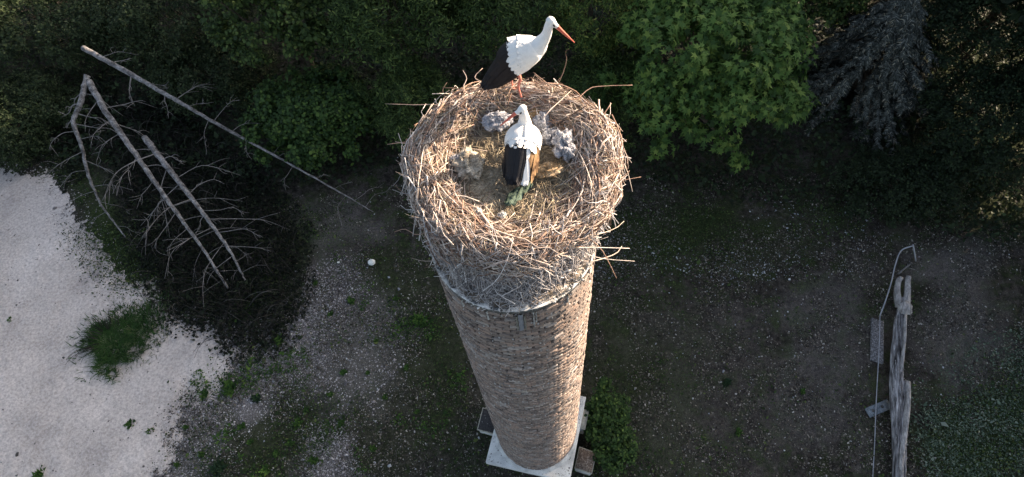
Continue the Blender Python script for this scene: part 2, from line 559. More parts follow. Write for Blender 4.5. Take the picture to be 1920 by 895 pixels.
MOSSP = [(gpoly([(1110, 560), (1290, 600), (1320, 900), (1110, 900)]), .6), (gpoly([(700, 480), (830, 470), (900, 760), (760, 700)]), .55), (gpoly([(110, 320), (240, 400), (300, 560), (215, 520), (160, 440)]), 1.0), (gpoly([(1150, 390), (1560, 400), (1500, 460), (1150, 490)]), .9), (gpoly([(1760, 780), (1960, 720), (1960, 920), (1760, 920)]), 1.0),
         (gpoly([(380, 700), (620, 740), (640, 830), (480, 895), (380, 895)]), .6), (gpoly([(420, 430), (600, 400), (600, 520), (480, 560)]), .7),
         (gpoly([(1700, 60), (1960, 60), (1960, 480), (1700, 400)]), .9), (gpoly([(600, 650), (900, 560), (900, 895), (640, 895)]), .45)]
nx_, ny_ = 360, 250
xs = np.linspace(-17, 17, nx_)
ys = np.linspace(-6, 18, ny_)
X, Y = np.meshgrid(xs, ys)
P2 = np.stack([X.ravel(), Y.ravel()], -1)
Zg = ground_z(P2[:, 0], P2[:, 1])
idx = np.arange(nx_ * ny_).reshape(ny_, nx_)
GF = np.stack([idx[:-1, :-1], idx[:-1, 1:], idx[1:, 1:], idx[1:, :-1]], -1).reshape(-1, 4)
# an apron carries the same sheet out to the horizon
ring = np.concatenate([idx[0, :], idx[1:, -1], idx[-1, -2::-1], idx[-2:0:-1, 0]])
far = P2[ring] + norm(P2[ring] - np.array([0, 6.0])) * 900
GV = np.concatenate([np.column_stack([P2, Zg]), np.column_stack([far, np.full(len(far), -.5)])])
n0 = nx_ * ny_
k = np.arange(len(ring))
GF = np.concatenate([GF, np.stack([ring, n0 + k, n0 + np.roll(k, -1), np.roll(ring, -1)], -1)])
ground = mk('ground', GV, GF, M['ground'], smooth=True, kind='structure')


def patch(polys, seed):
    a = np.zeros(len(P2))
    n = fbm(P2, 1.6, seed, 5)
    for poly, s in polys:
        d = poly_dist(P2, poly) / .55 + n * 1.5
        a = np.maximum(a, s * np.clip(.5 + .7 * d, 0, 1))
    return a


for nm, polys, sd_ in (('dry', DRYP, 5), ('moss', MOSSP, 8)):
    a = np.concatenate([patch(polys, sd_), np.full(len(far), .3 if nm == 'moss' else 0)])
    at_ = ground.data.attributes.new(nm, 'FLOAT', 'POINT')
    at_.data.foreach_set('value', a.astype(np.float32))

# the sand is a sheet of its own that dips under the soil along a ragged edge
sx = np.linspace(-15, -3.2, 230)
sy = np.linspace(-4, 8, 230)
SX, SY = np.meshgrid(sx, sy)
Q = np.stack([SX.ravel(), SY.ravel()], -1)
sdist = poly_dist(Q, SAND) + .34 * fbm(Q, 1.9, 21, 4) + .16 * fbm(Q, 9, 22, 3)
zs = ground_z(Q[:, 0], Q[:, 1]) + np.clip(.004 + sdist * .06, -.06, .03) + .012 * fbm(Q, 6, 4, 3)
ids = np.arange(230 * 230).reshape(230, 230)
SF = np.stack([ids[:-1, :-1], ids[:-1, 1:], ids[1:, 1:], ids[1:, :-1]], -1).reshape(-1, 4)
keep = (sdist.reshape(230, 230)[:-1, :-1].ravel() > -.9)
mk('sand', np.column_stack([Q, zs]), SF[keep], M['sand'], smooth=True, kind='structure')


def on_poly(n, poly, soft=0.0, seed=0):
    lo, hi = poly.min(0) - soft, poly.max(0) + soft
    out = []
    while sum(len(o) for o in out) < n:
        p = rng.uniform(lo, hi, (n * 2, 2))
        d = poly_dist(p, poly)
        out.append(p[(d > -soft * rng.random(len(p)) ** 1.5)])
    p = np.concatenate(out)[:n]
    return p


def drop(p, dz=0.0):
    return np.column_stack([p, ground_z(p[:, 0], p[:, 1]) + dz])


OCT_V = np.array([[1, 0, 0], [0, 1, 0], [-1, 0, 0], [0, -1, 0], [0, 0, .7], [0, 0, -.7], [.6, .6, .35], [-.6, -.6, .3]], float)
OCT_F = np.array([[0, 6, 4], [6, 1, 4], [1, 2, 4], [2, 7, 4], [7, 3, 4], [3, 0, 4], [1, 0, 5], [2, 1, 5], [3, 2, 5], [0, 3, 5], [0, 1, 6], [3, 7, 2]])


def pebbles(name, p, size, mat, dz=.0):
    n = len(p)
    T = drop(p, dz)
    Mx = frames(np.column_stack([rng.normal(0, .35, (n, 2)), np.ones(n)]), rng.uniform(0, 6.3, n))
    V, F = strew(OCT_V, OCT_F, Mx, T, np.column_stack([size, size * rng.uniform(.6, 1, n), size * rng.uniform(.5, .9, n)]))
    return mk(name, V, F, mat, kind='stuff')


p = np.concatenate([on_poly(20000, DRYP[0][0], .7), on_poly(3200, DRYP[1][0], .4), on_poly(5000, DRYP[2][0], .6), on_poly(1200, DRYP[3][0], .4)])
pebbles('gravel', p, rng.lognormal(-4.55, .42, len(p)), M['pebble'])
edge = on_poly(60000, SAND, .7)
edge = edge[(np.abs(poly_dist(edge, SAND) + .1) < .55) & (edge[:, 0] > -12.5)]
pebbles('edge_gravel', edge, rng.lognormal(-4.45, .4, len(edge)), M['edge_pebble'])
p = on_poly(15000, SAND, .25)
p = p[p[:, 0] > -12.5]
keepn = fbm(p, .8, 31, 4) + rng.uniform(-.5, .5, len(p)) > -.1
p = p[keepn]
pebbles('sand_crumbs', p, rng.lognormal(-4.55, .5, len(p)), M['speck'], .02)
strip = gpoly([(1120, 450), (1230, 470), (1380, 478), (1490, 500), (1400, 520), (1250, 500), (1120, 500)])
strip2 = gpoly([(1430, 400), (1620, 400), (1680, 480), (1560, 500)])
p = np.concatenate([on_poly(1100, strip, .5), on_poly(500, strip2, .6), on_poly(420, gpoly([(1120, 500), (1620, 500), (1620, 890), (1120, 890)]), .3),
                    on_poly(450, gpoly([(450, 660), (860, 150), (900, 895), (430, 895)]), .3), on_poly(150, gpoly([(1720, 460), (1900, 460), (1900, 890), (1720, 890)]), .3)])
pebbles('pale_pebbles', p, rng.lognormal(-4.6, .5, len(p)), M['white_pebble'])

# litter and ground cover: what nobody could count
SEEN = gpoly([(330, 560), (560, 380), (900, 330), (1500, 340), (1960, 280), (1960, 930), (300, 930)])
QUAD_V = np.array([[-.5, -.32, 0], [.5, -.2, .08], [.4, .34, 0], [-.4, .3, .1]])
QUAD_F = np.array([[0, 1, 2, 3]])
p = on_poly(190000, SEEN, .2)
nn = fbm(p, 1.7, 88, 5)
p = p[nn + rng.uniform(-.35, .35, len(p)) > .02]
n = len(p)
V, F = strew(QUAD_V, QUAD_F, frames(np.column_stack([rng.normal(0, .5, (n, 2)), np.ones(n)]), rng.uniform(0, 6.3, n)), drop(p, .012), np.minimum(rng.lognormal(-3.95, .5, n), .05))
mk('leaf_litter', V, F, M['litter'], kind='stuff')


def leaf_tri(w=.5):
    V = np.array([[0, 0, 0], [.35, -w / 2, .05], [1, 0, -.06], [.35, w / 2, .05], [.6, 0, .0]])
    return V, np.array([[0, 1, 4], [1, 2, 4], [2, 3, 4], [3, 0, 4]])


LV, LF = leaf_tri(.6)


def cover(name, p, size, mat, hgt=.06):
    n = len(p)
    T = drop(p, 0) + np.column_stack([np.zeros((n, 2)), rng.uniform(.01, hgt, n)])
    V, F = strew(LV, LF, frames(np.column_stack([rng.normal(0, .55, (n, 2)), np.ones(n)]), rng.uniform(0, 6.3, n)), T, size)
    return mk(name, V, F, mat, kind='stuff')


cl = []
for poly, s in MOSSP:
    cl.append(on_poly(int(9000 * s), poly, .7))
cl.append(on_poly(22000, SEEN, .2))
p = np.concatenate(cl)
nn = fbm(p, 1.1, 77, 5)
p = p[nn + rng.uniform(-.3, .3, len(p)) > .02]
cover('ground_cover', p, rng.lognormal(-3.45, .4, len(p)), M['cover'])


p = on_poly(16000, gpoly([(1745, 770), (1830, 690), (1960, 640), (1960, 930), (1740, 930)]), .7)
nn = fbm(p, 1.2, 61, 4)
p = p[nn + rng.uniform(-.4, .4, len(p)) > -.15]
cover('pale_ground_cover', p, rng.lognormal(-3.4, .4, len(p)), M['pale_cover'], .05)
p = on_poly(30000, gpoly([(330, 620), (640, 480), (860, 560), (880, 900), (280, 930)]), .3)
nn = fbm(p, 1.5, 64, 4)
p = p[nn > .34 + rng.uniform(-.08, .12, len(p))]
cover('weed_patches', p, rng.lognormal(-3.3, .45, len(p)), M['weed'], .07)


# ------------------------------------------------------------------ weeds, tufts and small bushes
def rosette(n, lo, hi, spread=.5, w=.35, up=.5):
    """Leaves fanning from one root: verts, tris."""
    Vt, Ft = leaf_tri(w)
    a = rng.uniform(0, 6.3, n)
    el = rng.uniform(.15, 1.2, n) * up + .1
    d = np.column_stack([np.cos(a) * np.cos(el), np.sin(a) * np.cos(el), np.sin(el)])
    s = np.column_stack([-np.sin(a), np.cos(a), np.zeros(n)])
    Mx = np.stack([d, s, np.cross(d, s)], -1)
    T = rng.normal(0, 1, (n, 3)) * spread * [1, 1, .15]
    T[:, 2] = np.abs(T[:, 2])
    return strew(Vt, Ft, Mx, T, rng.uniform(lo, hi, n))


weed_data = []
for i in range(5):
    V, F = rosette(70, .05, .12, .03, .45, .8)
    o_ = bpy.data.meshes.new('weed_leaves')
    o_.from_pydata(V.tolist(), [], F.tolist())
    o_.materials.append(M['weed'])
    weed_data.append(o_)


def weed(px, py, s, label, group, dark=False, i=None):
    g = at(px, py)
    me = weed_data[rng.integers(5) if i is None else i]
    if dark:
        me = me.copy()
        me.materials[0] = M['dark_weed']
    o = link('weed', me, None, label=label, category='weed', group=group)
    o.location = (g[0], g[1], float(ground_z(g[0], g[1])) + .0)
    o.rotation_euler = (0, 0, rng.uniform(0, 6.3))
    o.scale = (s, s, s)
    return o


GW = 'weeds growing on the ground'
weed(18, 600, .75, 'lone green weed tuft far out on the pale sand at the left', GW)
weed(245, 797, 1.0, 'green weed at the edge of the pale sand, below the large grass clump', GW)
weed(283, 808, .8, 'small bright weed just right of the green weed at the sand edge', GW)
weed(432, 728, 1.6, 'largest weed on the grey gravel, upper left of the dark weed', GW)
weed(483, 747, 1.1, 'dark blue green rosette weed on grey gravel', GW, True)
weed(412, 880, 1.6, 'dark green weed tuft on gravel at the bottom of the picture', GW, True)
weed(74, 893, 1.3, 'green weed at the very bottom edge of the pale sand', GW)
weed(383, 742, .9, 'bright weed on gravel left of the largest weed there', GW)
weed(525, 640, 1.2, 'green weed beside the bottom tip of the dark thicket', GW)
weed(790, 600, 1.6, 'leafy weed on dark soil close to the left side of the chimney', GW)
weed(660, 565, 1.0, 'bright green weed on dark soil below the white stone', GW)
weed(1385, 810, .8, 'lone bright weed on the bare soil right of the chimney', GW)
weed(1362, 717, 1.0, 'low dark weed in the middle of the bare soil right of the chimney', GW, True)
weed(1505, 735, .7, 'small weed on the pale soil left of the grey board', GW)
for px, py, sz, lb_ in ((560, 795, 1.0, 'green weed in the mossy patch below the gravel, beside a tuft to its left'),
                       (545, 832, 0.8, 'low weed in the mossy patch left of the pale gravel patch at the bottom'),
                       (575, 770, 0.6, 'tiny weed at the upper edge of the mossy patch below the gravel'),
                       (620, 740, 0.7, 'tiny weed above the pale gravel patch at the bottom'),
                       (645, 700, 0.8, 'small weed on bare soil between the white stone and the bottom gravel patch'),
                       (590, 864, 0.9, 'weed growing on the left edge of the pale gravel patch at the bottom'),
                       (520, 852, 0.8, 'small weed left of the low weed in the mossy patch'),
                       (500, 884, 1.1, 'broad weed at the bottom edge right of the dark green tuft'),
                       (470, 830, 0.7, 'tiny weed on dark moss above the dark green tuft at the bottom'),
                       (705, 640, 0.6, 'tiny weed on dark soil below right of the bright weed under the white stone'),
                       (620, 590, 0.6, 'tiny weed left of the bright weed under the white stone'),
                       (742, 560, 0.7, 'small weed just left of the leafy weed beside the chimney'),
                       (690, 700, 0.5, 'very small weed on soil midway between gravel and chimney'),
                       (762, 690, 0.7, 'small weed on soil below the leafy weed beside the chimney'),
                       (640, 795, 0.8, 'weed at the top of the pale gravel patch at the bottom'),
                       (455, 800, 0.8, 'small weed below the dark rosette weed on grey gravel'),
                       (350, 802, 0.6, 'small weed where the sand meets the grey gravel at the bottom'),
                       (380, 852, 0.7, 'small weed left above the dark green tuft at the bottom'),
                       (332, 872, 0.6, 'small weed on sand edge left of the dark green tuft'),
                       (722, 745, 0.6, 'tiny weed on dark soil left of the chimney foot'),
                       (782, 772, 0.6, 'small weed nearest to the dark flat cap at the chimney foot'),
                       (842, 700, 0.5, 'tiny weed close against the left side of the shaft'),
                       (700, 842, 0.7, 'small weed right of the pale gravel patch at the bottom'),
                       (540, 577, 0.6, 'tiny weed at the right edge of the dark thicket'),
                       (592, 532, 0.6, 'tiny weed on gravel left of the white stone')):
    weed(px, py, sz, lb_, GW)


def blades(n, rad, hgt, lean=.6, w=.012, droop=.5):
    """Grass blades: N arched strips from a disc."""
    a = rng.uniform(0, 6.3, n)
    r = rad * np.sqrt(rng.random(n))
    b = np.column_stack([np.cos(a) * r, np.sin(a) * r, np.zeros(n)])
    th = a + rng.normal(0, .9, n)
    d = np.column_stack([np.cos(th), np.sin(th), np.zeros(n)])
    h = hgt * rng.uniform(.5, 1.2, n)
    ln = lean * h * rng.uniform(.4, 1.4, n)
    s = np.column_stack([-np.sin(th), np.cos(th), np.zeros(n)]) * (w / 2)
    rows = []
    for u, ww in ((0, 1), (.5, .9), (1, .1)):
        c = b + d * (ln * u ** 1.6)[:, None] + np.array([0, 0, 1]) * (h * (u - droop * u * u * .5))[:, None]
        rows += [c - s * ww, c + s * ww]
    V = np.stack(rows, 1).reshape(-1, 3)
    o = (np.arange(n) * 6)[:, None]
    F = np.concatenate([o + np.array([[0, 1, 3, 2]]), o + np.array([[2, 3, 5, 4]])])
    return V, F


g = at(222, 640)
gt = thing('grass_clump', 'large ragged dark green grass clump growing on pale sand', 'grass clump', (g[0], g[1], float(ground_z(g[0], g[1]))))
parts = []
for (dx, dy, r, n_, h_) in ((-.25, .05, .26, 620, .2), (.0, -.2, .28, 620, .2), (.1, .2, .3, 560, .18), (.42, .12, .26, 380, .17), (.35, -.25, .24, 260, .15), (-.42, .28, .16, 200, .16), (.6, .42, .3, 260, .15),
                            (.3, .5, .22, 160, .14), (-.12, -.5, .2, 190, .16), (.05, -.72, .10, 60, .12), (.75, .0, .26, 130, .12), (.7, .75, .25, 90, .12), (-.62, .02, .10, 50, .13), (-.05, .55, .22, 110, .13), (0, 0, .95, 260, .12)):
    V, F = blades(n_, r, h_, 1.1, .017)
    parts.append((V + [dx, dy, 0], F))
V, F = cat(parts)
mk('blades', V, F, M['grass_clump'], gt, kind='stuff')
parts = []
for k in range(26):
    a = rng.uniform(1.2, 4.4)
    r = rng.uniform(.45, .75)
    q = np.array([[math.cos(a) * r * .6, math.sin(a) * r * .6, .15], [math.cos(a) * r, math.sin(a) * r, .2], [math.cos(a) * r * 1.35, math.sin(a) * r * 1.3 - .04, .06]])
    parts.append(tubes(curve(q, 5)[None], np.linspace(.008, .003, 5)[None], 4))
V, F = cat(parts)
mk('dead_stems', V, F, M['dark_twig'], gt, kind='stuff')


# ------------------------------------------------------------------ trees and shrubs
def palm_leaf():
    """Five-lobed leaf, about one unit long, tip along +X."""
    out = []
    for k, (ang, ln) in enumerate(((-115, .55), (-80, .32), (-52, .85), (-26, .45), (0, 1.05), (26, .45), (52, .85), (80, .32), (115, .55))):
        a = math.radians(ang)
        out.append((math.cos(a) * ln * .8 + .1, math.sin(a) * ln * .62, -.12 * ln * ln))
    V = np.array([(0, 0, 0)] + out)
    F = np.array([[0, i, i + 1] for i in range(1, 9)])
    return V, F


def oval_leaf(w=.6):
    V = np.array([[0, 0, 0], [.25, -w * .42, .06], [.68, -w * .44, .03], [1, 0, -.10], [.68, w * .44, .03], [.25, w * .42, .06]])
    return V, np.array([[0, 1, 2], [0, 2, 3], [0, 3, 4], [0, 4, 5]])


def spray(kind, n=7):
    """A twig tip with its leaves."""
    parts = []
    if kind == 'maple':
        Vt, Ft = palm_leaf()
        for i in range(n):
            a = i * 2.4 + rng.uniform(-.3, .3)
            el = rng.uniform(-.65, .1) + (.5 if i > n - 3 else 0)
            d = np.array([math.cos(a) * math.cos(el), math.sin(a) * math.cos(el), math.sin(el)])
            s = np.array([-math.sin(a), math.cos(a), 0])
            Mx = np.stack([d, s, np.cross(d, s)], -1)[None]
            off = d * rng.uniform(.25, .75) + np.array([0, 0, rng.uniform(-.3, .3)])
            parts.append(strew(Vt, Ft, Mx, off[None], np.array([rng.uniform(.75, 1.15)])))
    else:
        w = {'round': .85, 'willow': .3, 'hedge': .55}[kind]
        Vt, Ft = oval_leaf(w)
        for i in range(n):
            d0 = rng.normal(0, 1, 3)
            d0[2] = d0[2] * .5 - .1
            d = norm(d0)
            s = norm(np.cross(d, [0, 0, 1.0]) + rng.normal(0, .25, 3))
            s = norm(s - d * (s @ d))
            Mx = np.stack([d, s, np.cross(s, d) * -1], -1)[None]
            parts.append(strew(Vt, Ft, Mx, (rng.normal(0, .55, 3))[None], np.array([rng.uniform(.6, 1.1)])))
    return cat(parts)


SPR = {k: [spray(k, n) for _ in range(4)] for k, n in (('maple', 8), ('round', 10), ('willow', 13), ('hedge', 9))}


def lumps(c, rad, n, lump):
    """Centres and sizes of leaf clumps filling an uneven dome."""
    d = norm(rng.normal(0, 1, (n, 3)))
    d[:, 2] = np.where(d[:, 2] < -.35, -d[:, 2], d[:, 2])
    r = rng.uniform(.55, 1.0, n)[:, None]
    C_ = c + d * r * rad
    return C_, lump * rng.uniform(.6, 1.3, n), d


def foliage(C_, S_, d_, kind, per, size, sd2=0):
    """Leaf sprays on the outer shells of the clumps."""
    vs = []
    N = len(C_)
    tot = N * per
    ci = np.repeat(np.arange(N), per)
    dd = norm(rng.normal(0, 1, (tot, 3)) + d_[ci] * .7 + np.array([0, 0, .35]))
    T = C_[ci] + dd * S_[ci][:, None] * (rng.uniform(.35, 1.05, tot)[:, None]) * np.array([1, 1, .8])
    ax = norm(dd * .8 + np.array([0, 0, .9]) + rng.normal(0, .3, (tot, 3)))
    Mx = frames(ax, rng.uniform(0, 6.3, tot))
    var = rng.integers(0, 4, tot)
    for v in range(4):
        q = var == v
        vs.append(strew(*SPR[kind][v], Mx[q], T[q], size * rng.uniform(.7, 1.25, q.sum())))
    return cat(vs), (T, Mx)


def limb_tubes(root, tips, r0, r1, k=5, sag=.15):
    P = []
    for tp in tips:
        mid = root * .45 + tp * .55 + rng.normal(0, .12, 3) + np.array([0, 0, sag])
        P.append(curve([root, mid, tp], 7))
    return np.array(P), np.linspace(r0, r1, 7)[None].repeat(len(P), 0)


def tree(name, label, category, px, py, zc, rad, height, kind, mat, nl, lump, per, size, group=None, clusters=0, limbs=7, r0=.12, foot=None):
    c = at(px, py, zc)
    f = np.array([c[0], c[1], 0]) if foot is None else np.array([*foot, 0.0])
    f[2] = ground_z(f[0], f[1])
    o = thing(name, label, category, f, group)
    c = c - f
    rad = np.array(rad, float)
    C_, S_, d_ = lumps(c, rad, nl, lump)
    (V, F), (T, Mx) = foliage(C_, S_, d_, kind, per, size)
    under = (V[:, 2].reshape(-1) < .02)
    V[:, 2] = np.maximum(V[:, 2], .02 + .03 * rng.random(len(V)))
    mk('foliage', V, F, mat, o, kind='stuff')
    top = c + np.array([0, 0, rad[2] * .35])
    tr = curve([np.array([0, 0, -.1]), c * .5 * np.array([.8, .8, 1]) + rng.normal(0, .05, 3), top], 10)
    V, F = tubes(tr[None], np.linspace(r0, r0 * .25, 10)[None], 9)
    mk('trunk', V, F, M['bark'], o, smooth=True)
    pick = rng.choice(nl, min(limbs, nl), replace=False)
    for j in pick:
        s = tr[int(rng.integers(3, 8))]
        P, R = limb_tubes(s, C_[j][None], r0 * .4, r0 * .08)
        V, F = tubes(P, R, 5)
        mk('limb', V, F, M['bark'], o, smooth=True)
    if clusters:
        # the sprays nearest to the viewpoint are pieces of their own
        dist = np.linalg.norm(T + f - CAM, axis=1)
        datas = []
        for v in range(4):
            me = bpy.data.meshes.new('leaf_cluster')
            me.from_pydata((SPR[kind][v][0] * size * 1.12).tolist(), [], SPR[kind][v][1].tolist())
            me.materials.append(mat)
            datas.append(me)
        vis = to_px(T + f)
        okk = np.where((vis[:, 0] > 0) & (vis[:, 0] < 1920) & (vis[:, 1] > -20) & (vis[:, 1] < 900))[0]
        order = okk[np.argsort(dist[okk])][:clusters * 3]
        order = rng.choice(order, min(clusters, len(order)), replace=False)
        for j in order:
            q = link('leaf_cluster', datas[int(rng.integers(4))], o)
            q.matrix_local = Matrix.Translation(Vector(T[j] + np.array([0, 0, .05]))) @ Matrix(Mx[j].tolist()).to_4x4()
    return o


GT = 'trees and bushes behind the nest'
tree('maple_tree', 'large green broadleaf tree with hand shaped leaves right of the nest', 'tree', 1315, 130, 2.0, (2.25, 2.3, 2.2), 4.4, 'maple', M['maple'],
     200, .42, 10, .155, GT, clusters=300, limbs=14, r0=.16)
tree('tree', 'yellowish sunlit tree behind the bill of the standing stork', 'tree', 1110, 20, 2.4, (1.1, 1.1, 1.9), 4, 'willow', M['yellow'], 60, .40, 22, .10, GT)
tree('tree', 'dark tree directly behind the standing stork', 'tree', 950, 30, 2.0, (1.3, 1.3, 1.9), 3.6, 'willow', M['willow'], 75, .45, 24, .10, GT)
tree('tree', 'feathery tree with narrow leaves at the top edge, left of the standing stork', 'tree', 750, 40, 2.2, (1.45, 1.3, 2.0), 4, 'willow', M['willow'], 90, .45, 24, .12, GT)
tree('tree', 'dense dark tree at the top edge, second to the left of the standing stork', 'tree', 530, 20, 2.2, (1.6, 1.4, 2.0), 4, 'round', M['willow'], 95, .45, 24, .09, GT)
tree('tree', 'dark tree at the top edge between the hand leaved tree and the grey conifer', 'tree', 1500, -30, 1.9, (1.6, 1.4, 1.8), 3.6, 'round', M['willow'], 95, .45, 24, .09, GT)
tree('bush', 'round leaved green bush right of the diagonal dead trunk', 'bush', 590, 225, .8, (1.55, 1.3, .8), 1.6, 'round', M['round'], 110, .34, 24, .085, GT, r0=.05)
tree('bush', 'dark bush between the round leaved bush and the nest', 'bush', 775, 205, .9, (1.2, 1.1, 1.0), 1.8, 'willow', M['willow'], 70, .36, 24, .09, GT, r0=.05)
tree('bush', 'dark narrow leaved bush low behind the right side of the nest', 'bush', 1130, 180, 1.0, (.9, 1.1, 1.1), 2, 'willow', M['willow'], 60, .36, 24, .09, GT, r0=.05)
tree('bush', 'dull dark bush at the top edge above the diagonal dead trunk', 'bush', 330, 30, 1.1, (1.9, 1.4, 1.0), 2, 'hedge', M['dull'], 100, .45, 28, .075, GT, r0=.05)
tree('bush', 'dull brownish bush in the top left corner', 'bush', 70, 40, 1.0, (2.3, 1.7, 1.0), 2, 'hedge', M['dull'], 120, .48, 28, .075, GT, r0=.05)
tree('bush', 'low dull bush at the left edge above the sand', 'bush', 30, 220, .5, (1.5, 1.3, .55), 1, 'hedge', M['dull'], 90, .34, 28, .065, GT, r0=.04)
tree('bush', 'dull bush under the diagonal dead trunk', 'bush', 390, 140, .5, (1.6, 1.2, .5), 1, 'hedge', M['dull'], 80, .36, 26, .07, GT, r0=.04)
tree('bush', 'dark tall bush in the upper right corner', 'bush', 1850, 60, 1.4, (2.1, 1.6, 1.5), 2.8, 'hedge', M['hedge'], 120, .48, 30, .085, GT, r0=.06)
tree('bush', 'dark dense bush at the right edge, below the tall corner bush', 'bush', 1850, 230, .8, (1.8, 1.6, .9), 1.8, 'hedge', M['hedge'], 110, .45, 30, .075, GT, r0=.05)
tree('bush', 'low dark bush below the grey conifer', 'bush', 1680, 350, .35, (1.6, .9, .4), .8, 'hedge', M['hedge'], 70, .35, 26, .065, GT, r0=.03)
tree('bush', 'low leafy green bush against the right side of the chimney foot', 'bush', 1140, 800, .35, (.34, .85, .32), .8, 'round', M['round'], 40, .2, 22, .06, GT, r0=.02)
# unseen trees further round, added to keep the low sun off the ground
for a_, p_, h in ((15, -8.5, 6), (15, -6, 6.2), (15, -3.3, 6), (15.5, -.4, 6.3), (15.5, 2.4, 7.0), (16, 4.8, 9.8), (16, 7.4, 9.8), (17, 10.2, 9.6), (17, 13, 9.6), (19, 16, 9.8),
                  (19, -7, 7.4), (19, -4, 7.2), (19, -1, 7.7), (19, 1.6, 8.2), (20, 4, 11.4), (20, 6.4, 11.4), (20, 9, 11), (20, 11.6, 11), (21, 14.5, 11)):
    x, y = a_ * math.cos(SUN_AZ) - p_ * math.sin(SUN_AZ), a_ * math.sin(SUN_AZ) + p_ * math.cos(SUN_AZ)
    c = np.array([x, y, h * .5])
    q = to_px(c[None])[0]
    tree('tree', 'dark broad tree in the unseen row added beyond the clearing for shade', 'tree', q[0], q[1], h * .5, (2.0, 2.0, h * .46), h, 'hedge', M['hedge'], 120, .7, 15, .27,
         'added shade trees around the clearing', r0=.14)


def spruce(label, px, py, h, R):
    f = at(px, py)
    f[2] = ground_z(f[0], f[1])
    o = thing('conifer', label, 'conifer', f, GT)
    P = np.stack([np.zeros(9), np.zeros(9), np.linspace(-.1, h, 9)], -1)
    V, F = tubes(P[None], np.linspace(.14, .015, 9)[None], 9)
    mk('trunk', V, F, M['bark'], o, smooth=True)
    # a spray: stem with rows of needled side shoots
    sv, sf = [], []
    Vt = np.array([[0, -.035, 0], [1, -.012, -.02], [1, .012, -.02], [0, .035, 0], [.5, 0, .05]])
    Ft = np.array([[0, 1, 4], [1, 2, 4], [2, 3, 4], [3, 0, 4]])
    parts = []
    for i in range(11):
        u = i / 10
        for s in (-1, 1):
            a = s * (1.0 - .35 * u) + rng.uniform(-.15, .15)
            d = np.array([math.cos(a), math.sin(a), rng.uniform(-.25, .12)])
            d = norm(d)
            si = norm(np.cross([0, 0, 1.0], d))
            parts.append(strew(Vt, Ft, np.stack([d, si, np.cross(d, si)], -1)[None], np.array([[u, 0, -.12 * u * u]]), np.array([[.42 * (1 - .6 * u) + .1, 1.25, 1]])))
    SV, SFc = cat(parts)
    acc, br = [], []
    for j in range(46):
        u = j / 45
        z = .25 + (h - .45) * u
        ln = R * (1 - u) ** .8 + .12
        for q in range(7):
            a = q * 2 * math.pi / 7 + j * .9 + rng.uniform(-.3, .3)
            l2 = ln * rng.uniform(.6, 1.25)
            e = np.array([math.cos(a), math.sin(a), 0])
            pts = curve([np.array([0, 0, z]), e * l2 * .5 + [0, 0, z - .10 * l2], e * l2 + [0, 0, z - .38 * l2]], 6)
            br.append((pts, l2))
            nsp = max(4, int(l2 * 13))
            for k in range(nsp):
                w = rng.uniform(.3, 1.0)
                i0 = min(4, int(w * 5))
                p0 = pts[i0] * (1 - (w * 5 - i0)) + pts[i0 + 1] * (w * 5 - i0)
                dd = norm(pts[i0 + 1] - pts[i0])
                sd_ = np.array([-math.sin(a), math.cos(a), 0]) * rng.choice([-1, 1])
                fx = norm(dd * rng.uniform(.5, 1) + sd_ * rng.uniform(-.2, 1.1) + np.array([0, 0, rng.uniform(-1.0, .3)]))
                acc.append((p0, fx, rng.uniform(.10, .25)))
    T = np.array([a[0] for a in acc])
    X_ = np.array([a[1] for a in acc])
    Z_ = norm(np.array([0, 0, 1.0]) - X_ * X_[:, 2:3])
    Mx = np.stack([X_, np.cross(Z_, X_), Z_], -1)
    V, F = strew(SV, SFc, Mx, T, np.array([a[2] for a in acc]))
    mk('foliage', V, F, M['spruce'], o, kind='stuff')
    for pts, l2 in br[::6]:
        V, F = tubes(pts[None], np.linspace(.022, .006, 6)[None], 5)
        mk('limb', V, F, M['bark'], o, smooth=True)
    print('spruce sprays', len(acc))
    return o


spruce('grey blue conifer with drooping sprays at the top right', 1600, 165, 3.2, 2.2)

# undergrowth that fills the ground between the trees and bushes
UND = gpoly([(-300, -160), (-300, 250), (0, 300), (130, 310), (330, 300), (480, 350), (640, 340), (760, 300), (1160, 300), (1200, 330), (1360, 370), (1500, 380), (1640, 390), (1760, 440), (2150, 480), (2150, -160)])
p = on_poly(70000, UND, .25)
nn = fbm(p, .9, 51, 3)
n = len(p)
T = drop(p) + np.column_stack([np.zeros((n, 2)), np.maximum(.04, (.34 + .45 * nn) * rng.uniform(.2, 1, n))])
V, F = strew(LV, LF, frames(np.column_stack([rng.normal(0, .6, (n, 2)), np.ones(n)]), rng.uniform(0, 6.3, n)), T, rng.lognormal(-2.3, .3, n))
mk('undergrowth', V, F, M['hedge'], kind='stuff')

# the dark tangled thicket under the dead trees
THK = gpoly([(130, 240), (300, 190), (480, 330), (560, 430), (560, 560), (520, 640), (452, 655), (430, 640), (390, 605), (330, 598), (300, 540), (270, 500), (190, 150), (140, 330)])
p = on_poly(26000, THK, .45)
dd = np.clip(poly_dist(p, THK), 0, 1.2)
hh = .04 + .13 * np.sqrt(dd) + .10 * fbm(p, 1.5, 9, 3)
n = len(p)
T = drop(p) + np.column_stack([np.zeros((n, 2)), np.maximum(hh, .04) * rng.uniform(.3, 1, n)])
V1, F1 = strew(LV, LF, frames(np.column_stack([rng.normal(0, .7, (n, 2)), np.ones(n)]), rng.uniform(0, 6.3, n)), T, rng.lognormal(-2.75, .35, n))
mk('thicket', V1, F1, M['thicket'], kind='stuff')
p = on_poly(900, THK, .05)
n = len(p)
a = rng.uniform(0, 6.3, n)
ln = rng.uniform(.25, .8, n)
B_ = drop(p, .12)
t5 = np.linspace(0, 1, 5)[None, :, None]
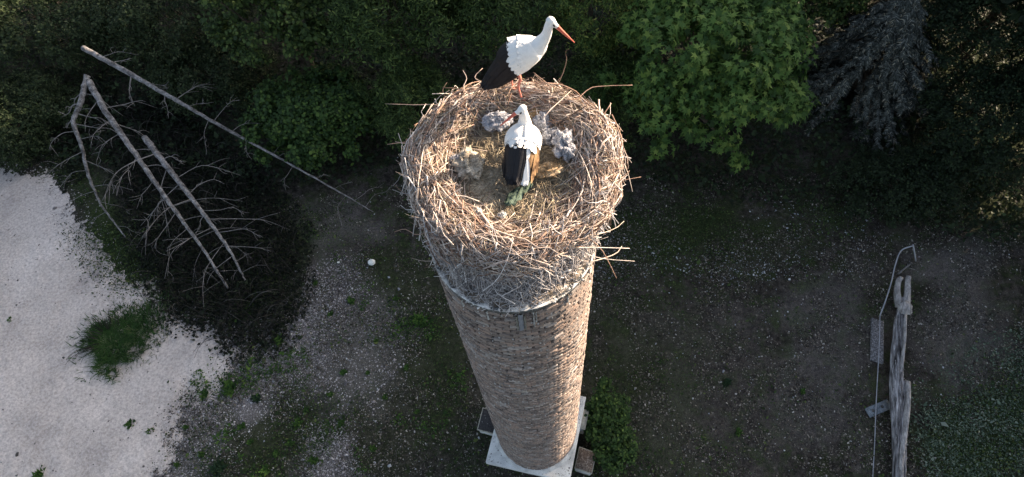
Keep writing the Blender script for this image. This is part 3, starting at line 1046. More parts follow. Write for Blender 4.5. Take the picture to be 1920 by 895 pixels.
D_ = np.column_stack([np.cos(a), np.sin(a), rng.uniform(-.1, .25, n)])[:, None]
P = B_[:, None] + D_ * ln[:, None, None] * t5 + np.array([0, 0, 1.0]) * (.22 * np.sin(t5 * 3.1))
V, F = tubes(P, np.linspace(.007, .003, 5)[None].repeat(n, 0), 4)
mk('thicket_twigs', V, F, M['dark_twig'], kind='stuff')


# ------------------------------------------------------------------ dead trees on the left
def dead_tree(label, pix, r0, r1, nb, sides=(1, -1), blen=(.6, 1.5), bend=.3, lo=.12, hi=.97, fork=None):
    pts = np.array([at(x, y, z) for x, y, z in pix])
    base = pts[0].copy()
    base[2] = 0
    o = thing('dead_tree', label, 'dead tree', base, 'dead trees lying over the thicket')
    pts = pts - base
    n = 70
    C_ = .4 * curve(pts, n) + .6 * np.stack([np.interp(np.linspace(0, len(pts) - 1, n), np.arange(len(pts)), pts[:, c]) for c in range(3)], 1) + rng.normal(0, .004, (n, 3))
    R = np.linspace(r0, r1, n) * (1 + .04 * rng.normal(0, 1, n))
    V, F = tubes(C_[None], R[None], 11)
    V = V + norm(V - np.repeat(C_, 11, 0)) * (.15 * r0 * fbm(V * [1, 1, 1], 22, 3, 4))[:, None]
    mk('trunk', V, F, M['dead_wood'], o, smooth=True)
    ax = norm(C_[-1] - C_[0])
    for j in range(nb):
        u = lo + (hi - lo) * (j + rng.uniform(.1, .9)) / nb
        i = int(u * (n - 1))
        s = sides[j % len(sides)]
        side = norm(np.cross(ax, [0, 0, 1.0])) * s
        L = rng.uniform(*blen) * (1 - .35 * abs(u - .5))
        d0 = norm(side * rng.uniform(.7, 1.1) + ax * rng.uniform(-.05, .6) + np.array([0, 0, rng.uniform(-.35, .25)]))
        d1 = norm(d0 + ax * rng.uniform(.1, .9) + np.array([0, 0, -rng.uniform(.1, .7)]))
        p0 = C_[i] - d0 * R[i] * .6
        p1 = p0 + d0 * L * .4 + rng.normal(0, .03, 3)
        p2 = p1 + norm(d0 + d1) * L * .3 + rng.normal(0, .04, 3)
        p3 = p2 + d1 * L * .35 + rng.normal(0, .05, 3)
        bc = curve([p0, p1, p2, p3], 12)
        bc[:, 2] = np.maximum(bc[:, 2], .04)
        rb = max(.007, min(R[i] * .28, .020)) * rng.uniform(.55, 1.2)
        segs = [tubes(bc[None], np.linspace(rb, .004, 12)[None], 4)]
        for q in range(rng.integers(3, 8)):
            w = rng.integers(3, 11)
            dv = norm(norm(bc[min(w + 1, 11)] - bc[w - 1]) + rng.normal(0, .65, 3))
            ll = L * rng.uniform(.12, .38)
            tw = curve([bc[w], bc[w] + dv * ll * .5 + rng.normal(0, .02, 3), bc[w] + dv * ll + np.array([0, 0, -.08 * ll])], 7)
            tw[:, 2] = np.maximum(tw[:, 2], .03)
            segs.append(tubes(tw[None], np.linspace(rb * .5, .003, 7)[None], 4))
        V, F = cat(segs)
        mk('branch', V, F, M['dead_branch'], o, smooth=True)
    return o


dead_tree('crooked grey dead trunk bending left of the broken peak', [(164, 142, 1.9), (152, 190, 1.75), (137, 228, 1.55), (152, 272, 1.2), (166, 330, .8), (190, 385, .4), (235, 445, .1)],
          .064, .014, 16, blen=(.5, 1.3), lo=.06)
dead_tree('long straight grey dead trunk sloping from the broken peak to the lower right', [(166, 152, 1.85), (200, 212, 1.7), (260, 298, 1.35), (320, 384, .95), (372, 455, .55), (428, 541, .2)],
          .072, .022, 20, blen=(.3, 1.5))
dead_tree('shorter grey dead trunk parallel to and right of the long one', [(271, 258, 1.35), (328, 332, 1.15), (385, 405, .85), (430, 468, .5), (462, 530, .15)],
          .068, .017, 18, blen=(.4, 1.8), lo=.08)
dead_tree('slender pale dead trunk running diagonally from the upper left towards the nest', [(156, 90, 2.1), (250, 142, 1.9), (330, 188, 1.65), (420, 240, 1.35), (530, 300, .9), (640, 362, .4), (700, 398, .1)],
          .062, .008, 20, blen=(.3, 1.2), lo=.05, sides=(-1, -1, 1))


# ------------------------------------------------------------------ right side: log, wire, boards, stones
def loft_log(C_, Rw, Rh, k, amp, seed):
    n = len(C_)
    T = norm(np.gradient(C_, axis=0))
    A = norm(np.cross(T, [0, 0, 1.0]))
    B = np.cross(A, T)
    a = np.arange(k) * 2 * np.pi / k
    rr = 1 + amp * np.array([[vnoise(np.array([[math.cos(t) * 2.2 + seed, math.sin(t) * 2.2, i * .13]]), 1, seed)[0] for t in a] for i in range(n)])
    V = C_[:, None] + rr[..., None] * (np.cos(a)[None, :, None] * A[:, None] * Rw[:, None, None] + np.sin(a)[None, :, None] * B[:, None] * Rh[:, None, None])
    idx = np.arange(n * k).reshape(n, k)
    nx = np.roll(idx, -1, 1)
    F = [np.stack([idx[:-1], nx[:-1], nx[1:], idx[1:]], -1).reshape(-1, 4), np.stack([idx[0, ::-1], idx[-1]])]
    return V.reshape(-1, 3), F


lb = at(1690, 720)
lb[2] = 0
LT = -0.394                       # the log points this way
lg = thing('fallen_log', 'long fallen grey log with split end, bark gone and pale right edge', 'log', lb)
lg.rotation_euler = (0, 0, LT)
RL = np.array([[math.cos(LT), math.sin(LT), 0], [-math.sin(LT), math.cos(LT), 0], [0, 0, 1]])
L = lambda x, y, z: RL @ (at(x, y, z) - lb)
C_ = curve([L(1694, 560, .2), L(1686, 620, .2), L(1682, 690, .2), L(1683, 760, .2), L(1686, 850, .19), L(1682, 960, .18), L(1676, 1100, .16)], 60)
Rw = np.interp(np.linspace(0, 1, 60), [0, .12, .3, .42, .6, .8, 1], [.075, .10, .12, .135, .125, .11, .10])
V, F = loft_log(C_, Rw, Rw * .8, 22, .22, 3)
mk('trunk', V, F, M['log'], lg, smooth=True)
for q in ([(1686, 575, .2), (1682, 552, .22), (1684, 530, .2), (1690, 521, .18)], [(1696, 580, .2), (1701, 552, .24), (1702, 530, .22), (1704, 519, .2)]):
    C2 = curve([L(*w) for w in q], 16)
    V, F = loft_log(C2, np.linspace(.075, .05, 16), np.linspace(.08, .05, 16), 12, .3, 7)
    mk('split_prong', V, F, M['log_pale'], lg, smooth=True)
V, F = blob((.14, .16, .10), 10, 14, .4, 2.5, 5)
mk('knob', V + L(1697, 578, .3), F, M['log_pale'], lg, smooth=True)
C3 = curve([L(1698, 590, .30), L(1695, 640, .31), L(1690, 690, .31)], 20)
V, F = loft_log(C3, np.full(20, .03), np.full(20, .05), 8, .4, 9)
mk('pale_splinter', V, F, M['log_pale'], lg, smooth=True)
C3 = curve([L(1702, 716, .26), L(1702, 760, .31), L(1696, 820, .30), L(1690, 860, .29), L(1688, 910, .28), L(1684, 1000, .27)], 30)
V, F = loft_log(C3, np.linspace(.05, .03, 30), np.full(30, .06), 8, .4, 11)
mk('pale_splinter', V, F, M['log_pale'], lg, smooth=True)
parts = []
for k in range(150):       # loose bark fibres lying along the log
    u = int(rng.integers(0, 50))
    off = rng.uniform(-.8, .8)
    ll = int(rng.integers(4, 10))
    seg = C_[u:u + ll].copy()
    A = norm(np.cross(norm(C_[min(u + 1, 59)] - C_[u]), [0, 0, 1.0]))
    seg = seg + A * Rw[u] * off + np.array([0, 0, Rw[u] * .8 * math.sqrt(1 - off * off) + .008])
    P = curve(seg, 6) + rng.normal(0, .008, (6, 3))
    parts.append(tubes(P[None], np.linspace(.010, .006, 6)[None], 4))
V, F = cat(parts)
mk('bark_fibres', V, F, M['log'], lg, kind='stuff')

w0 = at(1650, 620)
w0[2] = 0
wt = thing('bent_wire', 'thin pale bent wire running beside the fallen log', 'wire', w0)
V, F = tubes(curve([at(x, y, z) - w0 for x, y, z in ((1712, 461, .5), (1690, 470, .45), (1679, 496, .4), (1671, 530, .34), (1660, 565, .28), (1650, 592, .2))], 26)[None], np.full((1, 26), .014), 6)
mk('upper_bend', V, F, M['wire'], wt, smooth=True)
V, F = tubes(curve([at(x, y, z) - w0 for x, y, z in ((1650, 592, .2), (1648, 660, .13), (1643, 750, .10), (1640, 830, .07), (1635, 920, .05), (1628, 1040, .05))], 22)[None], np.full((1, 22), .010), 6)
mk('straight_run', V, F, M['wire'], wt, smooth=True)
V, F = tubes(curve([at(x, y, z) - w0 for x, y, z in ((1712, 459, .5), (1715, 475, .3), (1717, 490, .05))], 8)[None], np.full((1, 8), .016), 6)
mk('end_post', V, F, M['wire'], wt, smooth=True)
s0 = at(1697, 503)
so = thing('stick', 'short grey stick lying between the bent wire and the split log end', 'stick', s0)
V, F = tubes(curve([at(1684, 514, .06) - s0, at(1697, 503, .08) - s0, at(1709, 494, .07) - s0], 8)[None], np.linspace(.022, .014, 8)[None], 6)
mk('stem', V, F, M['dead_wood'], so, smooth=True)
V, F = tubes(curve([at(1697, 503, .08) - s0, at(1704, 503, .09) - s0, at(1716, 506, .03) - s0], 6)[None], np.linspace(.010, .005, 6)[None], 5)
mk('side_twig', V, F, M['dead_wood'], so, smooth=True)

bp0 = at(1645, 767)
bd = thing('board', 'short grey board with dark holes lying under the wire by the log', 'board', (bp0[0], bp0[1], .05))
e = at(1668, 757) - at(1623, 776)
ang = math.atan2(e[1], e[0])
bd.rotation_euler = (0, .05, ang)
V, F = box(.54, .19, .03, (0, 0, .0), .006)
mk('plank', V, F, M['board'], bd)
for hx in (-.14, .08):
    V, F = lathe([(.022, .012), (.030, .019), (.024, .020), (.001, .013)], 12)
    mk('hole', V + [hx, .0, 0], F, M['eye_black'], bd)
V, F = tubes(curve([(.2, -.05, .02), (.3, 0, .05), (.42, .06, .08)], 6)[None], np.linspace(.018, .012, 6)[None], 6)
mk('stub', V, F, M['board'], bd, smooth=True)
sb = at(1643, 640)
sl_ = thing('stone_slab', 'speckled grey slab lying flat between the wire and the log', 'slab', (sb[0], sb[1], .0))
e = at(1640, 690) - at(1652, 600)
sl_.rotation_euler = (0, 0, math.atan2(e[1], e[0]))
V, F = box(.95, .26, .07, (0, 0, .03), .015)
V[:, 1] += .05 * np.sin(V[:, 0] * 4)
mk('slab', V, F, M['slab'], sl_)


def pot(px, py, r, label):
    g = at(px, py)
    o = thing('white_stone', label, 'stone', (g[0], g[1], float(ground_z(g[0], g[1]))))
    V, F = blob((r, r * .86, r * .8), 12, 18, .16, 1.6, int(px))
    mk('stone', V + [0, 0, r * .6], F, M['white_pot'], o, smooth=True)


pot(698, 494, .085, 'white rounded stone on the dark soil left of the nest')
pot(635, 493, .03, 'tiny white stone left of the larger white one')

# ------------------------------------------------------------------ chimney
R0, R1 = .62, .72
ch = thing('chimney', 'tall round brick chimney carrying the stork nest', 'chimney', (0, 0, 0))
H = RIM_Z - BASE_Z
rad_at = lambda z: R1 + (R0 - R1) * (z - BASE_Z) / H
V, F = lathe([(R1 - .024, BASE_Z - .1), (R0 - .024, RIM_Z - .05)], 96)
mk('shaft_core', V, F, M['mortar'], ch, smooth=True)
HC = .047
NC = int((H - .06) / HC)
NB = 36
BV, BF = box(1, 1, 1, bev=.09)
data_b = []
variants = []
for k in range(6):
    v = BV.copy()
    v = v + .05 * rng.normal(0, 1, v.shape) * [.5, .5, 1]
    variants.append(v)
cands = []
for i in range(NC):
    z = RIM_Z - .055 - HC * (i + .5)
    r = rad_at(z)
    off = (i % 2) * .5 + rng.uniform(-.06, .06)
    for j in range(NB):
        th = (j + off) * 2 * math.pi / NB
        cands.append((i, th, z, r))
C4 = np.array(cands)
th = C4[:, 1]
facing = -np.sin(th)                       # towards the viewpoint
arc = 2 * np.pi * C4[:, 3] / NB
n = len(C4)
sizes = np.column_stack([np.full(n, .07), arc - rng.uniform(.010, .030, n), HC - rng.uniform(.008, .013, n)])
dr = rng.normal(0, .0026, n) - np.where(rng.random(n) < .06, .012, 0)
pos = np.column_stack([np.cos(th) * (C4[:, 3] - .035 + dr), np.sin(th) * (C4[:, 3] - .035 + dr), C4[:, 2] + rng.normal(0, .0012, n)])
yawj = th + rng.normal(0, .012, n)
rollj = rng.normal(0, .006, n)
cx, sx_ = np.cos(yawj), np.sin(yawj)
MB = np.zeros((n, 3, 3))
MB[:, 0, 0], MB[:, 1, 0] = cx, sx_
MB[:, 0, 1], MB[:, 1, 1] = -sx_, cx
MB[:, 2, 2] = 1
cr, sr = np.cos(rollj), np.sin(rollj)
RX = np.zeros((n, 3, 3))
RX[:, 0, 0] = 1
RX[:, 1, 1], RX[:, 1, 2], RX[:, 2, 1], RX[:, 2, 2] = cr, -sr, sr, cr
MB = MB @ RX
showing = np.where(facing > .36)[0]
single = showing[:300]
rest = np.setdiff1d(np.arange(n), single)
rest = rest[rng.random(len(rest)) > .012]          # a few are missing
var = rng.integers(0, 6, n)
parts = []
for v in range(6):
    q = rest[var[rest] == v]
    parts.append(strew(variants[v], BF, MB[q], pos[q], sizes[q]))
V, F = cat(parts)
mk('brickwork', V, F, M['brick'], ch, kind='stuff')
bdat = []
for v in range(6):
    me = bpy.data.meshes.new('brick')
    me.from_pydata(variants[v].tolist(), [], BF.tolist())
    me.materials.append(M['brick_part'])
    bdat.append(me)
for q in single:
    o = link('brick', bdat[var[q]], ch)
    o.matrix_local = Matrix.Translation(Vector(pos[q])) @ Matrix(MB[q].tolist()).to_4x4() @ Matrix.Diagonal((*sizes[q], 1))
# crumbs of pale mortar standing in the joints
q = rng.choice(n, int(n * .62), replace=False)
th2 = th[q] + np.pi / NB + rng.normal(0, .012, len(q))
rr = C4[q, 3] - .008
pm = np.column_stack([np.cos(th2) * rr, np.sin(th2) * rr, C4[q, 2] + rng.normal(0, .012, len(q))])
Mm = frames(np.column_stack([np.cos(th2), np.sin(th2), np.zeros(len(q))]), rng.uniform(0, 6.3, len(q)))
V, F = strew(OCT_V, OCT_F, Mm, pm, np.column_stack([rng.uniform(.007, .017, len(q)), rng.uniform(.007, .022, len(q)), np.full(len(q), .016)]))
mk('mortar_crumbs', V, F, M['mortar_bit'], ch, kind='stuff')
# rim
V, F = lathe([(R0 - .05, RIM_Z - .06), (R0 + .001, RIM_Z - .045), (R0 + .004, RIM_Z - .01), (R0 + .001, RIM_Z + .006), (R0 - .022, RIM_Z + .008), (R0 - .05, RIM_Z - .02)], 120)
V = V + np.column_stack([np.zeros((len(V), 2)), .004 * fbm(V, 14, 4, 3)])
mk('rim_band', V, F, M['lead'], ch, smooth=True)
V, F = lathe([(R0 - .022, RIM_Z + .002), (.5, RIM_Z + .016), (.3, RIM_Z + .03), (.01, RIM_Z + .03)], 100)
a = np.arange(40) / 40
prof = [(R0 - .022 - .58 * u, RIM_Z + .003 + .03 * math.sqrt(u)) for u in a]
V, F = lathe(prof, 140)
V[:, 2] += np.maximum(0, .022 * fbm(V[:, :2], 22, 6, 4)) * np.clip((R0 - np.hypot(V[:, 0], V[:, 1])) / .05, 0, 1)
mk('rim_top', V, F, M['rim_top'], ch, smooth=True)
# lime crust along the edge
a = rng.uniform(math.pi * .95, math.pi * 2.02, 150)
rr = R0 - .012 + rng.normal(0, .009, 150)
pm = np.column_stack([np.cos(a) * rr, np.sin(a) * rr, RIM_Z + .006 + np.zeros(150)])
V, F = strew(OCT_V, OCT_F, frames(np.column_stack([rng.normal(0, .3, (150, 2)), np.ones(150)]), a), pm,
             np.column_stack([rng.uniform(.004, .014, 150), rng.uniform(.006, .02, 150), rng.uniform(.003, .006, 150)]))
mk('lime_crust', V, F, M['dropping'], ch, kind='stuff')


a = np.arange(260) * 2 * np.pi / 260
nn = fbm(np.column_stack([np.cos(a) * 9, np.sin(a) * 9]), 1, 14, 4)
rings = []
for u in range(5):
    rr = R0 + .003 - (u / 4) * np.maximum(.003, .014 + .05 * nn)
    rings.append(np.column_stack([rr * np.cos(a), rr * np.sin(a), RIM_Z + .007 + .005 * math.sin(u / 4 * 3.1) + .003 * nn]))
idx = np.arange(5 * 260).reshape(5, 260)
nx = np.roll(idx, -1, 1)
mk('lime_edge', np.concatenate(rings), np.stack([idx[:-1], nx[:-1], nx[1:], idx[1:]], -1).reshape(-1, 4), M['dropping'], ch, smooth=True)


def wall_strip(name, tc_, w, z0, z1, d, mat, seed=0):
    n, m_ = 14, 7
    Vv = []
    for i in range(n):
        z = z0 + (z1 - z0) * i / (n - 1)
        for j in range(m_):
            u = j / (m_ - 1) - .5
            a = tc_ + u * w / R0 + .004 * math.sin(i * 1.3 + seed)
            r = rad_at(z) + d * (1 if 0 < j < m_ - 1 else -1.2) + .003 * math.cos(u * 18)
            Vv.append((math.cos(a) * r, math.sin(a) * r, z))
    idx = np.arange(n * m_).reshape(n, m_)
    F = np.stack([idx[:-1, :-1], idx[:-1, 1:], idx[1:, 1:], idx[1:, :-1]], -1).reshape(-1, 4)
    return mk(name, np.array(Vv), F, mat, ch, smooth=True)


TS = -math.pi / 2 - .035
wall_strip('metal_strap', TS, .045, RIM_Z - .045, RIM_Z - .36, .010, M['wire'])
wall_strip('strap_edge', TS - .046, .012, RIM_Z - .07, RIM_Z - .35, .012, M['pale_edge'])
wall_strip('strap_edge', TS + .046, .012, RIM_Z - .07, RIM_Z - .35, .012, M['pale_edge'])
for a_, w_, l_ in ((-math.pi / 2 + .12, .010, .30), (-math.pi / 2 - .42, .012, .16), (-math.pi / 2 + .15, .007, .2), (-math.pi / 2 - .75, .014, .13), (-.55, .03, .10), (-1.0, .012, .13)):
    wall_strip('lime_streak', a_, w_, RIM_Z - .05, RIM_Z - .05 - l_, .006, M['dropping'], w_ * 900)

# foot ring and plinth
V, F = lathe([(R1 + .05, BASE_Z), (R1 + .055, BASE_Z + .03), (R1 + .03, BASE_Z + .055), (R1 - .02, BASE_Z + .075)], 96)
mk('foot_ring', V, F, M['concrete'], ch, smooth=True)
cl_ = at(910, 868, BASE_Z)
pw = math.hypot(cl_[0], cl_[1]) * math.sqrt(2)
pa = math.atan2(cl_[1], cl_[0]) + math.pi * .75
pl_c = np.zeros(2)
RP = np.array([[math.cos(pa), -math.sin(pa), 0], [math.sin(pa), math.cos(pa), 0], [0, 0, 1]])


def on_plinth(V):
    return V @ RP.T + np.array([pl_c[0], pl_c[1], 0])


V, F = box(pw, pw, .16, (0, 0, BASE_Z - .08), .02)
pl = mk('plinth', on_plinth(V), F, M['concrete'], ch)
q = rng.uniform(-.5, .5, (500, 2)) * pw * .96
T = on_plinth(np.column_stack([q, np.full(500, BASE_Z + .001)]))
V, F = strew(OCT_V, OCT_F, frames(np.tile([0, 0, 1.0], (500, 1)), rng.uniform(0, 6.3, 500)), T, np.column_stack([rng.lognormal(-4.9, .5, (500, 2)), np.full(500, .004)]))
mk('plinth_dirt', V, F, M['speck'], ch, kind='stuff')
V, F = box(pw - .12, pw - .12, BASE_Z - .10, (0, 0, (BASE_Z - .16) / 2 - .05), .01)
mk('plinth_base', on_plinth(V), F, M['concrete'], ch)


def quad_block(name, corners, z0, z1, mat, cap=None, capname='cap', lift=.0):
    """Pier with a coping, from four plan corners given as photo pixels at height z1."""
    Q_ = np.array([at(x, y, z1) for x, y in corners])
    c = Q_.mean(0)
    lo_ = c + (Q_ - c) * .9
    Vv = np.vstack([np.column_stack([lo_[:, :2], np.full(4, z0)]), np.column_stack([lo_[:, :2], np.full(4, z1 - .05)])])
    Ff = np.array([[0, 1, 5, 4], [1, 2, 6, 5], [2, 3, 7, 6], [3, 0, 4, 7], [4, 5, 6, 7], [3, 2, 1, 0]])
    b_ = mk(name, Vv, Ff, mat, ch)
    ins = c + (Q_ - c) * .93
    Vc = np.vstack([np.column_stack([Q_[:, :2], np.full(4, z1 - .05)]), np.column_stack([Q_[:, :2], np.full(4, z1 - .008)]), np.column_stack([ins[:, :2], np.full(4, z1)])])
    Fc = [[3, 2, 1, 0]]
    for r_ in (0, 4):
        for k_ in range(4):
            Fc.append([r_ + k_, r_ + (k_ + 1) % 4, r_ + 4 + (k_ + 1) % 4, r_ + 4 + k_])
    e_ = mk('edging', Vc, np.array(Fc), M['pale_edge'], b_)
    V2 = np.column_stack([(c + (Q_ - c) * .92)[:, :2], np.full(4, z1 + .004)])
    V3 = np.column_stack([(c + (Q_ - c) * .92)[:, :2], np.full(4, z1 - .02)])
    mk(capname, np.vstack([V3, V2]), np.array([[0, 1, 5, 4], [1, 2, 6, 5], [2, 3, 7, 6], [3, 0, 4, 7], [4, 5, 6, 7]]), cap or mat, b_)
    return b_


quad_block('pier', [(894, 806), (940, 818), (948, 775), (905, 764)], -.1, .42, M['concrete'], M['roof_felt'], 'flat_cap')
quad_block('pier', [(1077, 878), (1110, 889), (1119, 849), (1086, 837)], -.1, .5, M['concrete'], M['brown_cap'], 'pebbled_cap')
quad_block('pier', [(1072, 800), (1097, 806), (1105, 770), (1080, 762)], -.1, .6, M['concrete'], M['pale_edge'], 'pale_cap')

# ------------------------------------------------------------------ nest
NZ = RIM_Z
nest = thing('stork_nest', 'huge round stork nest of dry sticks on the chimney top', 'nest', (0, 0, NZ))
# profile of the nest: (radius, height, drift of the centre from the chimney axis)
PR = np.array([[.53, .015, 0], [.555, .10, .25], [.59, .22, .55], [.64, .34, .85], [.685, .44, 1], [.70, .52, 1], [.68, .575, 1], [.62, .605, 1], [.54, .595, 1], [.475, .565, 1],
               [.41, .54, 1], [.2, .525, 1], [.01, .52, 1]])
NCX, NCY = .045, .245
ss = np.concatenate([[0], np.cumsum(np.linalg.norm(np.diff(PR[:, :2], axis=0), axis=1))])
SLEN = ss[-1]
S_FLAT = ss[10] + .05


def nest_pt(s, th, lift=0.0):
    """Point on the nest surface at arc length s along the profile and angle th."""
    s = np.clip(s, 0, SLEN)
    r, z, k = (np.interp(s, ss, PR[:, c]) for c in range(3))
    r2, z2 = (np.interp(np.clip(s + .01, 0, SLEN), ss, PR[:, c]) for c in range(2))
    r1, z1 = (np.interp(np.clip(s - .01, 0, SLEN), ss, PR[:, c]) for c in range(2))
    nr, nz_ = (z2 - z1), -(r2 - r1)
    ln = np.hypot(nr, nz_) + 1e-9
    wob = 1 + .035 * np.sin(3 * th + 1) + .02 * np.sin(7 * th)
    r = r * wob + lift * nr / ln
    z = z - .045 * np.clip(-np.sin(th), 0, 1) * np.clip((s - .35) / .25, 0, 1) * np.clip((S_FLAT - s) / .15, 0, 1)
    z = z + lift * nz_ / ln + .025 * np.sin(2 * th + .5) * np.clip((s - .3) / .4, 0, 1)
    return np.stack([NCX * k + r * np.cos(th), NCY * k + r * np.sin(th), z], -1)


S_LIP = ss[7]
S_FLOOR = ss[9]
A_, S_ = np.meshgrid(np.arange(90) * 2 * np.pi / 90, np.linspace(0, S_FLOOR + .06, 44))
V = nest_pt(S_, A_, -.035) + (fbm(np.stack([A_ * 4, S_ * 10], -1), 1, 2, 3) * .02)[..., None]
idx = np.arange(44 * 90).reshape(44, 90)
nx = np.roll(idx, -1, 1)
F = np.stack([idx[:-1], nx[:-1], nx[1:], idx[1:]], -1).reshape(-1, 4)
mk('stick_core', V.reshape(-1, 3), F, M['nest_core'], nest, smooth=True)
A_, S_ = np.meshgrid(np.arange(90) * 2 * np.pi / 90, np.linspace(S_FLOOR - .06, SLEN, 26))
V = nest_pt(S_, A_, -.012)
V[..., 2] += .028 * fbm(V[..., :2], 9, 12, 4)
idx = np.arange(26 * 90).reshape(26, 90)
nx = np.roll(idx, -1, 1)
F = np.stack([idx[:-1], nx[:-1], nx[1:], idx[1:]], -1).reshape(-1, 4)
mk('lining', V.reshape(-1, 3), F, M['nest_floor'], nest, smooth=True)


def stick_paths(n, s_lo, s_hi, len_lo, len_hi, m, follow, lift_lo, lift_hi, ang_sd=.5, th_rng=(0, 2 * np.pi)):
    th0 = rng.uniform(*th_rng, n)
    s0 = rng.uniform(s_lo, s_hi, n)
    L_ = rng.uniform(len_lo, len_hi, n) * rng.uniform(.6, 1, n)
    al = rng.normal(0, ang_sd, n) + np.where(rng.random(n) < .5, np.pi, 0)
    lift = rng.uniform(lift_lo, lift_hi, n)
    r0_ = np.maximum(np.interp(s0, ss, PR[:, 0]), .18)
    tt = np.linspace(-.5, .5, m)[None]
    # curved along the ring
    thc = th0[:, None] + L_[:, None] * tt * np.cos(al)[:, None] / r0_[:, None]
    sc_ = s0[:, None] + L_[:, None] * tt * np.sin(al)[:, None]
    Pc = nest_pt(sc_, thc, lift[:, None] + .012 * np.sin(tt * 9 + th0[:, None] * 7))
    # straight chord through the middle
    e = 1e-2
    c0 = nest_pt(s0, th0, lift + .01)
    d = norm(nest_pt(s0 + e * np.sin(al), th0 + e * np.cos(al) / r0_, lift + .01) - c0)
    d = norm(d + rng.normal(0, .13, (n, 3)) * [1, 1, .6])
    Ps = c0[:, None] + d[:, None] * (L_[:, None] * tt)[..., None]
    nb = rng.normal(0, .03, (n, 1, 3)) * (1 - (2 * tt) ** 2)[..., None] * L_[:, None, None] * 2
    Ps = Ps + nb
    f = rng.uniform(*follow, n)[:, None, None]
    P = Pc * f + Ps * (1 - f)
    kink = rng.normal(0, .006, (n, m, 3))
    return P + kink, L_


def stick_mesh(P, rmin, rmax, k=4):
    n, m = P.shape[:2]
    r = (rmin + (rmax - rmin) * 1.6 * rng.beta(1.1, 3.2, n))[:, None] * np.linspace(1.1, .55, m)[None]
    return tubes(P, r, k)


stuffs = []
for args in ((2300, .36, S_LIP - .05, .22, .70, 6, (.35, .95), -.03, .02, .55), (4600, S_LIP - .26, S_FLOOR + .03, .20, .75, 6, (.35, 1), -.03, .035, .5),
             (1000, S_LIP - .24, S_FLOOR, .12, .3, 5, (.0, .6), .0, .05, .9)):
    P, L_ = stick_paths(*args)
    stuffs.append(stick_mesh(P, .0018, .0042) if args[0] != 1000 else stick_mesh(P, .002, .0035))
V, F = cat(stuffs)
mk('small_sticks', V, F, M['twig'], nest, kind='stuff')
# older, grey sticks in the front and lower wall
stuffs = []
P, L_ = stick_paths(2500, .0, .46, .14, .46, 5, (.1, .8), -.03, .03, 1.3, (math.pi * .9, math.pi * 2.1))
stuffs.append(stick_mesh(P, .002, .0042))
P, L_ = stick_paths(500, .25, S_LIP, .2, .6, 5, (.2, .9), -.02, .02, .7, (math.pi * .7, math.pi * 1.6))
stuffs.append(stick_mesh(P, .003, .006))
V, F = cat(stuffs)
mk('old_grey_sticks', V, F, M['old_twig'], nest, kind='stuff')
# a shaggy skirt: thin ends that point down and out over the chimney top
P, L_ = stick_paths(900, .04, .62, .16, .5, 6, (.0, .35), -.01, .05, .45, (math.pi * .85, math.pi * 2.2))
for i in range(len(P)):                      # turn them from along the wall to down the wall
    c = P[i].mean(0)
    ax = norm(np.array([c[0] - NCX, c[1] - NCY, 0]))
    th_ = rng.normal(math.pi / 2, .55) * rng.choice([-1, 1])
    R_ = np.array(Matrix.Rotation(th_, 3, Vector(ax)))
    P[i] = (P[i] - c) @ R_.T + c
    P[i][:, :2] += ax[:2] * (.05 * np.linspace(-1, 1, 6) * np.sign(P[i][0, 2] - P[i][-1, 2]))[:, None]
P[..., 2] = np.maximum(P[..., 2], .012 - .25 * np.clip(np.hypot(P[..., 0], P[..., 1]) - R0, 0, 1))
V, F = stick_mesh(P, .0018, .0045)
mk('hanging_sticks', V, F, M['old_twig'], nest, kind='stuff')
P, L_ = stick_paths(1600, .4, S_FLOOR, .10, .35, 5, (.2, .9), .0, .04, .8)
V, F = tubes(P, np.full(P.shape[:2], .0014), 4)
mk('dry_grass', V, F, M['straw'], nest, kind='stuff')
# straw on the floor
n = 900
a = rng.uniform(0, 6.3, n)
r = .46 * np.sqrt(rng.random(n))
q = np.column_stack([NCX + r * np.cos(a), NCY + r * np.sin(a), .535 + .04 * np.clip((r - .36) / .12, 0, 1) + rng.uniform(0, .022, n)])
d = norm(np.column_stack([rng.normal(0, 1, (n, 2)), rng.normal(0, .12, n)]))
L_ = rng.uniform(.05, .16, n)
tt = np.linspace(-.5, .5, 3)[None, :, None]
P = q[:, None] + d[:, None] * L_[:, None, None] * tt
V, F = tubes(P, np.full((n, 3), .0016), 4)
mk('straw', V, F, M['straw'], nest, kind='stuff')
# 300 of the largest sticks, each its own piece
P1, L1 = stick_paths(150, S_LIP - .22, S_FLOOR - .04, .40, .9, 8, (.45, 1), .015, .045, .45)
P2_, L2 = stick_paths(110, S_LIP - .30, S_LIP + .1, .40, .9, 8, (.2, .8), .01, .035, .6)
P3, L3 = stick_paths(40, .2, S_LIP - .15, .3, .6, 8, (.2, .7), .01, .03, .9, (math.pi * .85, math.pi * 2.3))
PA = np.concatenate([P1, P2_, P3])
for i in range(len(PA)):
    pts = PA[i]
    c = pts.mean(0)
    r = (.0024 + .0075 * rng.beta(1.2, 2.6)) * np.linspace(1.15, .5, 8)
    seg = [tubes((pts - c)[None], r[None], 4)]
    for q in range(int(rng.integers(0, 3))):
        w = int(rng.integers(2, 7))
        dv = norm(norm(pts[w + 1] - pts[w]) + rng.normal(0, .45, 3)) * rng.uniform(.05, .16)
        sh = np.array([pts[w], pts[w] + dv * .5 + rng.normal(0, .006, 3), pts[w] + dv]) - c
        seg.append(tubes(sh[None], (r[w] * np.array([.7, .55, .35]))[None], 4))
    V, F = cat(seg)
    o = mk('twig', V, F, M['twig_part'], nest, smooth=True)
    o.location = tuple(c)


